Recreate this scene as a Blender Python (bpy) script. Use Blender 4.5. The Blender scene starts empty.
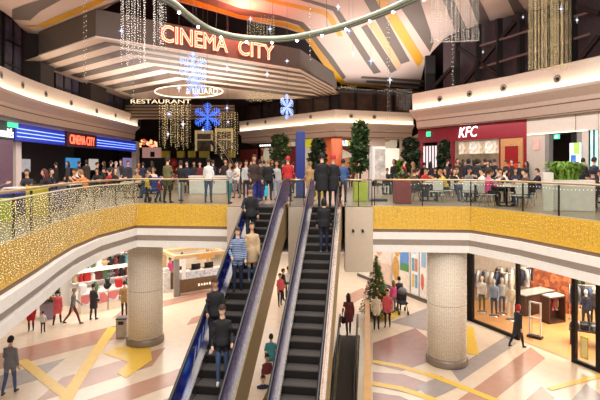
import bpy, math, random
import numpy as np
from mathutils import Vector, Matrix
random.seed(7)
S = bpy.context.scene
COL = S.collection
PI = math.pi
R = math.radians
F = 480.0; HZ = 166.0; CZ = 7.3            # focal length (px), horizon row, eye height (m)
UP = 5.85                                   # upper floor level

def G(px, py, z):                           # pixel -> point on the horizontal plane z
    d = F*(z-CZ)/(HZ-py)
    return Vector(((px-300)*d/F, d, z))
def D(px, py, d):                           # pixel -> point at depth d
    return Vector(((px-300)*d/F, d, CZ+(HZ-py)*d/F))

# ---------------------------------------------------------------- materials
def lin(c):
    return tuple(((v/12.92) if v <= .04045 else ((v+.055)/1.055)**2.4) for v in c)
def hx(s):
    s = s.lstrip('#'); return tuple(int(s[i:i+2], 16)/255 for i in (0, 2, 4))
MC = {}
def mat(name, col, rough=.6, metal=0., var=.10, scale=6., emit=0., ecol=None, trans=0., alpha=1., coat=0.):
    if name in MC: return MC[name]
    m = bpy.data.materials.new(name); m.use_nodes = True
    nt = m.node_tree; b = nt.nodes['Principled BSDF']
    c = lin(hx(col))
    if var > 0:
        tc = nt.nodes.new('ShaderNodeTexCoord'); n = nt.nodes.new('ShaderNodeTexNoise')
        n.inputs['Scale'].default_value = scale; n.inputs['Detail'].default_value = 3
        r = nt.nodes.new('ShaderNodeValToRGB')
        r.color_ramp.elements[0].position = .3; r.color_ramp.elements[1].position = .7
        r.color_ramp.elements[0].color = (*[v*(1-var) for v in c], 1)
        r.color_ramp.elements[1].color = (*[min(1, v*(1+var)) for v in c], 1)
        nt.links.new(tc.outputs['Object'], n.inputs['Vector'])
        nt.links.new(n.outputs['Fac'], r.inputs['Fac']); nt.links.new(r.outputs['Color'], b.inputs['Base Color'])
    else:
        b.inputs['Base Color'].default_value = (*c, 1)
    b.inputs['Roughness'].default_value = rough; b.inputs['Metallic'].default_value = metal
    b.inputs['Coat Weight'].default_value = coat
    if emit > 0:
        b.inputs['Emission Color'].default_value = (*lin(hx(ecol or col)), 1)
        b.inputs['Emission Strength'].default_value = emit
    if trans > 0: b.inputs['Transmission Weight'].default_value = trans
    if alpha < 1: b.inputs['Alpha'].default_value = alpha
    MC[name] = m
    return m
def nodes_of(name):
    m = bpy.data.materials.new(name); m.use_nodes = True
    MC[name] = m
    return m, m.node_tree, m.node_tree.nodes['Principled BSDF']
def glass(name, col, mixf=.12, rough=.05):
    """thin architectural glass: mostly clear with a faint reflection"""
    if name in MC: return MC[name]
    m, nt, b = nodes_of(name)
    t = nt.nodes.new('ShaderNodeBsdfTransparent'); t.inputs['Color'].default_value = (*lin(hx(col)), 1)
    g = nt.nodes.new('ShaderNodeBsdfGlossy'); g.inputs['Roughness'].default_value = rough
    mx = nt.nodes.new('ShaderNodeMixShader'); mx.inputs['Fac'].default_value = mixf
    nt.links.new(t.outputs[0], mx.inputs[1]); nt.links.new(g.outputs[0], mx.inputs[2])
    nt.links.new(mx.outputs[0], nt.nodes['Material Output'].inputs['Surface'])
    return m
def speckle(name, cols, scale=40., rough=.3, metal=0., emit=0., kind='VORONOI'):
    """cell texture of several colours"""
    if name in MC: return MC[name]
    m, nt, b = nodes_of(name)
    tc = nt.nodes.new('ShaderNodeTexCoord')
    v = nt.nodes.new('ShaderNodeTexVoronoi'); v.inputs['Scale'].default_value = scale
    sp = nt.nodes.new('ShaderNodeSeparateColor')
    r = nt.nodes.new('ShaderNodeValToRGB'); r.color_ramp.interpolation = 'CONSTANT'
    el = r.color_ramp.elements
    while len(el) < len(cols): el.new(.5)
    for i, c in enumerate(cols):
        el[i].position = i/len(cols); el[i].color = (*lin(hx(c)), 1)
    nt.links.new(tc.outputs['Object'], v.inputs['Vector']); nt.links.new(v.outputs['Color'], sp.inputs[0])
    nt.links.new(sp.outputs[0], r.inputs['Fac']); nt.links.new(r.outputs['Color'], b.inputs['Base Color'])
    b.inputs['Roughness'].default_value = rough; b.inputs['Metallic'].default_value = metal
    if emit:
        nt.links.new(r.outputs['Color'], b.inputs['Emission Color']); b.inputs['Emission Strength'].default_value = emit
    return m
def grooves(name, c1, c2, scale=60., rough=.5, metal=0., axis='X'):
    if name in MC: return MC[name]
    m, nt, b = nodes_of(name)
    tc = nt.nodes.new('ShaderNodeTexCoord'); w = nt.nodes.new('ShaderNodeTexWave')
    w.bands_direction = axis; w.inputs['Scale'].default_value = scale; w.inputs['Distortion'].default_value = .4
    r = nt.nodes.new('ShaderNodeValToRGB')
    r.color_ramp.elements[0].color = (*lin(hx(c1)), 1); r.color_ramp.elements[1].color = (*lin(hx(c2)), 1)
    nt.links.new(tc.outputs['Object'], w.inputs['Vector']); nt.links.new(w.outputs['Fac'], r.inputs['Fac'])
    nt.links.new(r.outputs['Color'], b.inputs['Base Color'])
    b.inputs['Roughness'].default_value = rough; b.inputs['Metallic'].default_value = metal
    return m

# ---------------------------------------------------------------- mesh builder
class MB:
    def __init__(s): s.v = []; s.f = []; s.m = []; s.sm = []
    def add(s, vs, fs, mi=0, smooth=False):
        o = len(s.v); s.v += [tuple(v) for v in vs]
        for f in fs: s.f.append(tuple(i+o for i in f)); s.m.append(mi); s.sm.append(smooth)
        return s
    def poly(s, pts, mi=0): return s.add(pts, [tuple(range(len(pts)))], mi)
    def box(s, c, sz, rz=0., mi=0, bev=0.):
        x, y, z = [q/2 for q in sz]; b = min(bev, x*.9, y*.9, z*.9)
        cs, sn = math.cos(rz), math.sin(rz)
        T = lambda p: (c[0]+p[0]*cs-p[1]*sn, c[1]+p[0]*sn+p[1]*cs, c[2]+p[2])
        if b <= 0:
            vs = [T((i*x, j*y, k*z)) for i in (-1, 1) for j in (-1, 1) for k in (-1, 1)]
            return s.add(vs, [(0,1,3,2),(4,6,7,5),(0,4,5,1),(2,3,7,6),(0,2,6,4),(1,5,7,3)], mi)
        prof = [(-z, b), (-z+b, 0), (z-b, 0), (z, b)]
        vs = []
        for zz, ins in prof:
            xx, yy = x-ins, y-ins; k = b*.6
            for px, py in ((xx-k,-yy),(xx,-yy+k),(xx,yy-k),(xx-k,yy),(-xx+k,yy),(-xx,yy-k),(-xx,-yy+k),(-xx+k,-yy)):
                vs.append(T((px, py, zz)))
        fs = [tuple(range(7, -1, -1)), tuple(range(24, 32))]
        for r in range(3):
            for i in range(8):
                j = (i+1) % 8; fs.append((r*8+i, r*8+j, r*8+8+j, r*8+8+i))
        return s.add(vs, fs, mi)
    def tube(s, path, r, n=8, mi=0, cap=True, closed=False, smooth=True):
        P = [Vector(p) for p in path]; N = len(P)
        rr = r if isinstance(r, (list, tuple)) else [r]*N
        vs = []; fs = []
        for i, p in enumerate(P):
            a = P[i-1] if (i > 0 or closed) else P[i]
            b = P[(i+1) % N] if (i < N-1 or closed) else P[i]
            t = (b-a); t = t.normalized() if t.length > 1e-9 else Vector((0, 0, 1))
            ref = Vector((0, 0, 1)) if abs(t.z) < .9 else Vector((0, 1, 0))
            u = t.cross(ref).normalized(); w = u.cross(t)
            for k in range(n):
                an = 2*PI*k/n
                vs.append(p+(u*math.cos(an)+w*math.sin(an))*rr[i])
        for i in range(N if closed else N-1):
            for k in range(n):
                a, b = i*n+k, i*n+(k+1) % n; i2 = (i+1) % N
                fs.append((a, b, i2*n+(k+1) % n, i2*n+k))
        if cap and not closed:
            fs.append(tuple(range(n-1, -1, -1))); fs.append(tuple((N-1)*n+k for k in range(n)))
        return s.add(vs, fs, mi, smooth)
    def bar(s, a, b, w, h, mi=0):           # rectangular bar between two points (w across, h up)
        a, b = Vector(a), Vector(b); t = (b-a).normalized()
        ref = Vector((0, 0, 1)) if abs(t.z) < .95 else Vector((0, 1, 0))
        u = t.cross(ref).normalized()*w/2; q = u.cross(t).normalized()*h/2
        vs = [p+i*u+j*q for p in (a, b) for i, j in ((-1,-1),(1,-1),(1,1),(-1,1))]
        return s.add(vs, [(3,2,1,0),(4,5,6,7),(0,1,5,4),(1,2,6,5),(2,3,7,6),(3,0,4,7)], mi)
    def lathe(s, prof, c=(0, 0, 0), n=20, mi=0, smooth=True):
        vs = []; fs = []
        for r, z in prof:
            for k in range(n):
                a = 2*PI*k/n; vs.append((c[0]+r*math.cos(a), c[1]+r*math.sin(a), c[2]+z))
        for i in range(len(prof)-1):
            for k in range(n):
                a, b = i*n+k, i*n+(k+1) % n; fs.append((a, b, b+n, a+n))
        fs.append(tuple(range(n-1, -1, -1))); fs.append(tuple((len(prof)-1)*n+k for k in range(n)))
        return s.add(vs, fs, mi, smooth)
    def ball(s, c, r, sc=(1, 1, 1), n=12, m=8, mi=0):
        pr = [(math.sin(PI*i/m)*r, -math.cos(PI*i/m)*r) for i in range(m+1)]
        pr[0] = (r*.02, -r); pr[-1] = (r*.02, r)
        o = len(s.v); s.lathe(pr, (0, 0, 0), n, mi)
        for i in range(o, len(s.v)):
            v = s.v[i]; s.v[i] = (c[0]+v[0]*sc[0], c[1]+v[1]*sc[1], c[2]+v[2]*sc[2])
        return s
    def octa(s, c, r, mi=0):
        x, y, z = c
        return s.add([(x+r,y,z),(x,y+r,z),(x-r,y,z),(x,y-r,z),(x,y,z+r),(x,y,z-r)],
                     [(0,1,4),(1,2,4),(2,3,4),(3,0,4),(1,0,5),(2,1,5),(3,2,5),(0,3,5)], mi)
    def prism(s, pts, z0, z1, mi=0):        # plan polygon extruded
        n = len(pts); vs = [(p[0], p[1], z0) for p in pts]+[(p[0], p[1], z1) for p in pts]
        fs = [tuple(range(n-1, -1, -1)), tuple(range(n, 2*n))]
        fs += [(i, (i+1) % n, n+(i+1) % n, n+i) for i in range(n)]
        return s.add(vs, fs, mi)
    def mesh(s, name, mats, off=None):
        me = bpy.data.meshes.new(name)
        vs = s.v if off is None else [(v[0]-off[0], v[1]-off[1], v[2]-off[2]) for v in s.v]
        me.from_pydata(vs, [], s.f)
        for m in (mats if isinstance(mats, (list, tuple)) else [mats]): me.materials.append(m)
        me.polygons.foreach_set('material_index', s.m); me.polygons.foreach_set('use_smooth', s.sm)
        me.validate(); me.update()
        return me
    def build(s, name, mats, parent=None, world=True, loc=None):
        """world: vertices are world coordinates (parents are unrotated then); else local to the parent"""
        off = None
        if world and parent is not None:
            off = wloc(parent)
        elif world and loc is not None: off = Vector(loc)
        o = bpy.data.objects.new(name, s.mesh(name, mats, off)); COL.objects.link(o)
        if parent is not None: o.parent = parent
        elif loc is not None: o.location = loc
        return o
def wloc(o):
    l = Vector(o.location)
    while o.parent: o = o.parent; l = l+Vector(o.location)
    return l
def tag(o, label=None, cat=None, group=None, kind=None):
    if label: o['label'] = label
    if cat: o['category'] = cat
    if group: o['group'] = group
    if kind: o['kind'] = kind
    return o
def thing(name, loc, label, cat, group=None, rz=0.):
    o = bpy.data.objects.new(name, None); COL.objects.link(o)
    o.location = loc; o.rotation_euler = (0, 0, rz); o.empty_display_size = .2
    return tag(o, label, cat, group)
def struct(o): o['kind'] = 'structure'; return o
def kids(o): return [c for c in bpy.data.objects if c.parent == o]
def dup(o, loc=None, rz=None, label=None, group=None, parent=None, sc=None):
    ch = KID.get(o.name)
    if ch is None: ch = KID[o.name] = kids(o)
    c = o.copy(); COL.objects.link(c)
    if parent is not None: c.parent = parent
    if loc is not None: c.location = loc
    if rz is not None: c.rotation_euler = (0, 0, rz)
    if sc is not None: c.scale = sc if isinstance(sc, tuple) else (sc, sc, sc)
    if label: c['label'] = label
    if group: c['group'] = group
    for k in ch: dup(k, parent=c)
    return c
KID = {}
def text_mesh(body, size, depth=0., mode='FILL', bevel=0., sx=1., align='CENTER', space=1.):
    cu = bpy.data.curves.new('txt', 'FONT'); cu.body = body; cu.size = size; cu.align_x = align; cu.align_y = 'CENTER'
    cu.extrude = depth; cu.bevel_depth = bevel; cu.fill_mode = 'BOTH' if mode == 'FILL' else 'NONE'
    cu.space_character = space; cu.resolution_u = 4; cu.bevel_resolution = 1
    o = bpy.data.objects.new('txt', cu); COL.objects.link(o); o.scale = (sx, 1, 1)
    me = bpy.data.meshes.new_from_object(o.evaluated_get(bpy.context.evaluated_depsgraph_get()))
    bpy.data.objects.remove(o); bpy.data.curves.remove(cu)
    me.transform(Matrix.Diagonal((sx, 1, 1, 1)))
    return me
def frame_mat(c, u, up=(0, 0, 1)):
    """matrix whose x runs along u, y up; z faces the viewer side"""
    u = Vector(u).normalized(); w = Vector(up).normalized(); n = u.cross(w).normalized()
    m = Matrix(((u.x, w.x, n.x, c[0]), (u.y, w.y, n.y, c[1]), (u.z, w.z, n.z, c[2]), (0, 0, 0, 1)))
    return m
def text(name, body, c, u, size, m, parent=None, **kw):
    me = text_mesh(body, size, **kw); off = wloc(parent) if parent else Vector((0, 0, 0))
    me.transform(frame_mat(Vector(c)-off, u)); me.materials.clear(); me.materials.append(m); me.name = name
    o = bpy.data.objects.new(name, me); COL.objects.link(o)
    if parent: o.parent = parent
    return o
def sweep(mb, prof, line, closed=False):
    """prof: list of (outward offset, z, mat of the strip that follows); line: plan polyline, outward = to its right"""
    L = [Vector((p[0], p[1])) for p in line]; n = len(L); nor = []
    for i in range(n):
        ts = []
        if i > 0: ts.append((L[i]-L[i-1]).normalized())
        if i < n-1: ts.append((L[i+1]-L[i]).normalized())
        ns = [Vector((t.y, -t.x)) for t in ts]; q = sum(ns, Vector((0, 0))).normalized()
        nor.append(q/max(.4, q.dot(ns[0])))
    for j in range(len(prof)-1):
        a, b = prof[j], prof[j+1]; vs = []
        for i in range(n):
            p = L[i]+nor[i]*a[0]; q = L[i]+nor[i]*b[0]
            vs += [(p.x, p.y, a[1]), (q.x, q.y, b[1])]
        mb.add(vs, [(2*i, 2*i+1, 2*i+3, 2*i+2) for i in range(n-1)], a[2])
    return mb
def offs(line, o):
    L = [Vector((p[0], p[1])) for p in line]; n = len(L); out = []
    for i in range(n):
        ts = []
        if i > 0: ts.append((L[i]-L[i-1]).normalized())
        if i < n-1: ts.append((L[i+1]-L[i]).normalized())
        ns = [Vector((t.y, -t.x)) for t in ts]; q = sum(ns, Vector((0, 0))).normalized()
        p = L[i]+q/max(.4, q.dot(ns[0]))*o; out.append((p.x, p.y))
    return out
def resample(line, step):
    P = [Vector(p) for p in line]; out = [P[0]]; 
    for a, b in zip(P, P[1:]):
        k = max(1, round((b-a).length/step))
        out += [a+(b-a)*i/k for i in range(1, k+1)]
    return out
def smooth_line(line, it=2):
    P = [Vector(p) for p in line]
    for _ in range(it):
        Q = [P[0]]
        for a, b in zip(P, P[1:]): Q += [a*.75+b*.25, a*.25+b*.75]
        P = Q+[P[-1]]
    return P

# camera
cd = bpy.data.cameras.new('camera'); cam = bpy.data.objects.new('camera', cd); COL.objects.link(cam)
cam.location = (0, 0, CZ); cam.rotation_euler = (R(90), 0, 0)
cd.sensor_width = 36; cd.lens = F/600*36; cd.shift_y = -(200-HZ)/600; cd.clip_end = 300
S.camera = cam
S.view_settings.view_transform = 'Standard'; S.view_settings.look = 'None'
S.view_settings.exposure = 0.12; S.view_settings.gamma = 1.0

# palette
cream = mat('warm_white_paint', '#e6d8cc', .5, var=.03)
white = mat('white_paint', '#efeae4', .5, var=.03)
greyband = mat('grey_recess_shade_and_joint', '#a89a90', .6, var=.05)  # sloped ledge's recess shade put into the grey; the column joint shares it
brownline = mat('brown_reveal', '#7d6450', .7, var=.05)
gold = mat('gold_panel', '#dcae3a', .45, var=.14, scale=14, coat=.2)
dark = mat('dark_cladding', '#3d3635', .7, var=.15)
darker = mat('near_black_wall', '#241e20', .8, var=.2)
greybrown = mat('grey_brown_panel', '#5c534e', .6, var=.05)
steel = mat('brushed_steel', '#c9c4be', .25, 1., var=.06, scale=30)
darksteel = mat('dark_steel', '#3a3634', .4, .8, var=.1)
black = mat('black_rubber', '#141214', .45, var=.05)
clear = glass('balustrade_glass', '#e8eeea', .04)
shopglass = glass('shop_glass', '#f2f5f4', .03)
# ================================================================ SHELL
EDGE_L = [(-4.7,5.0),(-5.25,7.5),(-5.5,8.8),(-5.68,9.7),(-5.88,10.7),(-6.2,12.1),(-6.5,13.7),(-6.66,15.8),(-6.3,18.4)]
LAND = [(-2.6,18.0),(-2.6,17.2),(2.6,17.2),(2.6,17.35)]
EDGE_R = [(6.05,17.1),(6.98,15.2),(7.8,12.5),(8.75,9.0),(9.6,5.0)]
YAW = .14; ECX = .87                       # escalator bank: lateral shift per metre of depth, right escalator's centre at y = 17
def E(v, d, z=0.): return (v+ECX+YAW*(d-17), d, z)

# ---- lower floor: cream terrazzo with coloured bands and yellow inlays, open above the two ramps
m = MB()
fl = [mat('cream_terrazzo','#e4d0b8',.22,var=.05,scale=3),mat('pink_brown_terrazzo','#bd907b',.25,var=.06,scale=3),
      mat('grey_terrazzo','#a59b97',.25,var=.07,scale=3),mat('yellow_inlay','#f0c650',.3,var=.05),mat('mauve_terrazzo','#a8827a',.22,var=.08,scale=3)]
HH=[.002]
def nh():
    HH[0]+=.0005; return HH[0]
def strip(v0, v1, d0, d1): m.poly([E(v0,d0),E(v1,d0),E(v1,d1),E(v0,d1)])
strip(-24,-1.75,2,44); strip(-1.75,-.55,20.7,44); strip(-.55,.2,2,44); strip(.2,1.2,20.7,44); strip(1.2,24,2,44)
def band(c0, c1, x0, x1, mi, h=None):
    h=nh()      # diagonal band between two offsets c=(x-y)*.707
    q = 1/.70710678
    m.poly([(x0,x0-c0*q,h),(x0,x0-c1*q,h),(x1,x1-c1*q,h),(x1,x1-c0*q,h)],mi)
band(-21.5,-19.8,-14,-7.2,1); band(-17.5,-16.2,-8.2,-5.4,1); band(-19.2,-17.9,-11.5,-8.9,2); band(-15.3,-14.3,-7.5,-4.2,1)
band(-13.6,-13.0,-5.5,-3.5,2); band(-23.6,-22.6,-9,-5,1); band(-20,-19.2,-5.2,-3.0,1)
band(-8.3,-7.65,5.4,8.9,2); band(-7.1,-6.3,4.4,9.3,1); band(-5.6,-5.0,4.6,8.0,1); band(-4.6,-3.4,6.6,9.6,2)
def px(pts, mi, h=None):
    h=nh(); m.poly([G(x,y,h) for x,y in pts],mi)
px([(373,343),(415,328),(428,338),(428,362),(402,371),(373,364)],4)
px([(390,322),(432,306),(470,320),(440,334),(415,328)],2)
px([(373,372),(403,374),(432,384),(412,394),(373,386)],4)
px([(416,386),(441,376),(458,387),(432,399)],2); px([(373,392),(400,396),(418,404),(373,404)],4)
px([(345,296),(362,288),(372,292),(352,304)],1); px([(378,316),(398,308),(402,315),(384,322)],3)
def line(pts, w, mi=3, h=None):
    h=nh()
    P = [Vector((*G(x,y,h).xy,0)) for x,y in pts]; L = offs([(p.x,p.y) for p in P],w/2); Q = offs([(p.x,p.y) for p in P],-w/2)
    for i in range(len(P)-1): m.poly([(*L[i],h),(*L[i+1],h),(*Q[i+1],h),(*Q[i],h)],mi)
line([(62,405),(84,370),(113,327)],.42); line([(22,360),(44,378),(66,395)],.36)
px([(103,353),(118,347),(150,344),(152,360),(126,378),(117,373),(128,362)],3,.012)
line([(372,361),(400,366),(428,374),(455,384),(500,402)],.28); line([(372,383),(400,388),(430,398),(445,406)],.28)
px([(466,327),(473,327),(479,355),(466,353)],3,.012); line([(549,389),(575,382),(606,374)],.22)
struct(m.build('floor',fl))

# ---- basement level seen down the ramps
m = MB(); m.poly([(-6,2,-3.6),(8,2,-3.6),(8,24,-3.6),(-6,24,-3.6)]); struct(m.build('floor_basement',mat('basement_floor','#5a4a44',.6)))
m = MB()
tanwall = speckle('tan_terrazzo_wall',['#b89a6a','#a5875a','#c7aa7c','#8f734c'],22,.5)
for v0,v1 in ((-1.75,-.55),(.2,1.2)):
    m.poly([E(v0,20.7,-.01),E(v0,20.7,-3.6),E(v0,3,-3.6),E(v0,3,-.01)])
    m.poly([E(v1,20.7,-.01),E(v1,20.7,-3.6),E(v1,3,-3.6),E(v1,3,-.01)])
    m.poly([E(v0,20.72,-.01),E(v1,20.72,-.01),E(v1,20.72,-3.6),E(v0,20.72,-3.6)])
struct(m.build('wall_ramp_pit',tanwall))

# ---- upper floor slab, its underside and its stepped edge
outer = [(22,5),(22,69),(-26,69),(-26,5)]
m = MB(); m.poly([(x,y,UP) for x,y in EDGE_L+LAND+EDGE_R+outer])
struct(m.build('floor_upper',mat('beige_tile','#ab957f',.3,var=.08,scale=2)))
m = MB(); m.poly([(x,y,4.22) for x,y in EDGE_L+LAND+EDGE_R+outer])
struct(m.build('ceiling_lower',mat('lower_ceiling','#d8cfc6',.7,var=.04)))
prof = [(0,UP,0),(.03,UP,0),(.03,5.03,1),(0,5.0,1),(0,4.92,2),(.14,4.92,2),(.14,4.68,3),(.02,4.46,2),(.12,4.46,2),(.12,4.22,2),(-.1,4.22,2)]
for nm,ln in (('trim_1',EDGE_L+[(-2.6,18.0)]),('trim_2',[(2.62,17.35)]+EDGE_R)):
    m = MB(); sweep(m,prof,ln); struct(m.build(nm,[gold,brownline,white,greyband]))
# escalator landing front, in pieces clear of the two escalators
m = MB()
pan = mat('beige_panel','#cbb9a4',.5,var=.03)
for a,b,z0 in ((-2.62,-1.75,4.2),(-.42,.18,3.4),(1.62,2.62,3.5)):
    m.box(((a+b)/2,17.45,(z0+UP-.02)/2),(b-a,.5,UP-.02-z0),bev=.01)
struct(m.build('wall_landing',pan))
m = MB()
for x in (1.9,2.24): m.tube([(x,17.19,5.0),(x,17.13,4.98)],.045,10); m.ball((x,17.11,4.97),.05)
o = m.build('landing_spotlights',darksteel,loc=(2.07,17.15,5.0)); o.name='spotlight_pair'
tag(o,'pair of small dark spotlights on the beige panel right of the ascending escalator','light')

# ---- round columns wrapped in vertical strings of light
colmat = grooves('column_light_strings','#f2e6d6','#a8937c',9,.6,axis='X')
m_,nt,b = MC['column_light_strings'],MC['column_light_strings'].node_tree,MC['column_light_strings'].node_tree.nodes['Principled BSDF']
tx = nt.nodes.new('ShaderNodeTexNoise'); tx.inputs['Scale'].default_value=28
mx = nt.nodes.new('ShaderNodeMix'); mx.data_type='RGBA'; mx.inputs[0].default_value=.35
rp = next(n for n in nt.nodes if n.type=='VALTORGB'); tcn = next(n for n in nt.nodes if n.type=='TEX_COORD')
nt.links.new(tcn.outputs['Object'],tx.inputs['Vector']); nt.links.new(rp.outputs['Color'],mx.inputs[6]); nt.links.new(tx.outputs['Color'],mx.inputs[7])
nt.links.new(mx.outputs[2],b.inputs['Base Color'])
colbase = mat('column_plaster','#e4d6c4',.7,var=.07,scale=18)
bead = mat('warm_bead','#fff0d4',.4,var=0,emit=.9,ecol='#ffedd0')
for nm,cx,cy in (('column_left',-6.43,19.95),('column_right',5.47,17.9)):
    m = MB(); m.lathe([(.68,.0),(.68,4.22)],(cx,cy,0),40); o = m.build(nm,colbase); struct(o)
    k = MB(); k.lathe([(.74,0),(.76,.05),(.76,.2),(.72,.26),(.69,.28)],(cx,cy,0),40); struct(k.build('column_base_ring',mat('base_ring','#8a7a6c',.4,.3),parent=o))
    k = MB(); k.lathe([(.683,2.2),(.688,2.21),(.688,2.225),(.683,2.235)],(cx,cy,0),40); struct(k.build('column_joint',greyband,parent=o))
    k = MB(); n=58
    for i in range(n):
        a=2*PI*i/n; k.tube([(cx+.695*math.cos(a),cy+.695*math.sin(a),.3),(cx+.695*math.cos(a),cy+.695*math.sin(a),4.2)],.011,4,0)
    ob=k.build('light_string_wrap',mat('string_wire','#f2e8da',.6,var=.0),parent=o); tag(ob,kind='stuff')
    k2=MB()
    for i in range(n):
        a=2*PI*(i+.3)/n
        for z in np.arange(.35,4.15,.13):
            k2.octa((cx+.71*math.cos(a),cy+.71*math.sin(a),z+random.uniform(-.05,.05)),.009)
    k2.build('light_beads',bead,parent=ob)

# ---- glass balustrades along the upper floor edge
railm = mat('bronze_handrail','#c2ab86',.3,.7,var=.05)
def balustrade(line, label, step=1.5, h=.95, o=-.1, post=True):
    L = offs(line,o); P = resample([(x,y) for x,y in L],step)
    c = P[len(P)//2]; t = thing('glass_balustrade',(c.x,c.y,UP),label,'railing','glass balustrades around the upper floor')
    for a,b in zip(P,P[1:]):
        d=(b-a).normalized()*.03; q=Vector((d.y,-d.x)).normalized()*.008
        a2,b2=a+d,b-d
        mm=MB(); mm.prism([a2+q,b2+q,b2-q,a2-q],UP+.02,UP+h-.06); mm.build('glass_panel',clear,parent=t)
    mm=MB(); mm.tube([(p.x,p.y,UP+h) for p in P],.032,8); mm.build('handrail',railm,parent=t)
    if post:
        for p in P:
            mm=MB(); mm.box((p.x,p.y,UP+h/2-.02),(.035,.05,h-.06)); mm.build('post',darksteel,parent=t)
    return t
balustrade(EDGE_L+[(-2.7,18.0)],'glass balustrade with bronze handrail curving along the left food court edge')
balustrade([(2.7,17.35)]+EDGE_R,'glass balustrade with bronze handrail along the right food court edge')
balustrade([(-.36,17.25),(.14,17.25)],'short glass balustrade between the tops of the two escalators',.5)
balustrade([(1.62,17.25),(2.6,17.25)],'short glass balustrade right of the ascending escalator top',.5)

# ---- hanging bead curtains of fairy lights: nobody could count the beads
goldbead = mat('gold_bead','#f6e4b4',.4,var=0,emit=.8,ecol='#ffe2a0')
wire = mat('light_wire','#6a6258',.6,var=0)
def curtain_line(line, z0, z1, sx, sz, r, label, o=.09, jit=.25, m_=None, nm='bead_curtain'):
    P = resample([(x,y) for x,y in offs(line,o)],sx); mm=MB(); w=MB()
    for p in P:
        zt=z0; zb=z1+random.uniform(0,jit)
        w.tube([(p.x,p.y,zt),(p.x,p.y,zb)],.003,3,cap=False)
        z=zt-random.uniform(0,sz)
        while z>zb:
            mm.octa((p.x+random.uniform(-.02,.02),p.y+random.uniform(-.02,.02),z),r*random.uniform(.7,1.3)); z-=sz*random.uniform(.7,1.3)
    c=P[len(P)//2]; ob=w.build(nm,wire,loc=(c.x,c.y,z0)); tag(ob,label,'string lights',kind='stuff')
    mm.build('beads',m_ or goldbead,parent=ob); return ob
curtain_line(EDGE_L,UP+.78,5.05,.052,.055,.0088,'dense curtain of tiny gold lights hanging down the left gallery edge')
curtain_line([(-6.3,18.4),(-2.8,18.05)],UP-.02,5.1,.16,.15,.009,'sparse tiny gold lights on the yellow edge left of the escalators')
curtain_line([(2.7,17.35),(6.05,17.1)],UP-.02,5.1,.16,.15,.009,'sparse tiny gold lights on the yellow edge right of the escalators')
curtain_line(EDGE_R,UP-.02,5.1,.12,.13,.0095,'tiny gold lights scattered on the yellow edge along the right gallery')
mm=MB()
for p in resample([(x,y) for x,y in offs([(4.0,17.25)]+EDGE_R,-.03)],.13): mm.octa((p.x,p.y,UP+.80+.02*math.sin(p.x*9)),.012)
tag(mm.build('light_garland',mat('white_bead','#fff6e0',.4,var=0,emit=.8),loc=(7,15,UP+.8)),'garland of white light beads strung below the right handrail','string lights',kind='stuff')
mm=MB(); P=resample([(x,y) for x,y in offs(EDGE_L,-.03)],.6); mm.tube([(p.x,p.y,UP+.80) for p in P],.022,6)
tag(mm.build('light_garland',mat('pale_cable','#d8cbb0',.5),loc=(-5.6,11,UP+.8)),'pale cable carrying the light curtain below the left handrail','string lights')

# ================================================================ LEVEL ABOVE: parapets with cove light, fascias
led = mat('cove_led','#fff0d8',.5,var=0,emit=11,ecol='#ffecd0')
PAR_L = [(-11.0,8),(-12.6,14),(-14.3,20.5),(-15.3,24.5),(-15.8,27.3),(-16.1,30.5),(-16.25,35),(-16.3,41),(-16.4,48.4)]
PAR_C = [(-6.9,55),(3.17,43.5),(10.9,46.2)]
PAR_R = [(9.2,38),(8.0,34),(11.9,27.3),(13.9,22.3),(15.6,16),(16.6,9)]
pprof = [(-.5,12.3,0),(-.25,12.42,0),(.0,12.42,0),(.06,12.36,0),(.06,12.0,0),(.0,11.28,0),(.0,11.26,1),(.24,11.26,0),(.24,11.16,0),(.2,11.1,2),
         (-.2,10.72,2),(-.2,10.5,3),(-.22,10.44,2),(-.26,10.0,3),(-.28,9.95,0),(-1.4,9.92,0)]
beige = mat('beige_fascia','#d3bfb0',.55,var=.04)
for nm,ln in (('trim_3',PAR_L),('trim_4',PAR_C),('trim_5',PAR_R)):
    m=MB(); sweep(m,pprof,ln); o=struct(m.build(nm,[cream,led,beige,brownline]))
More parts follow.
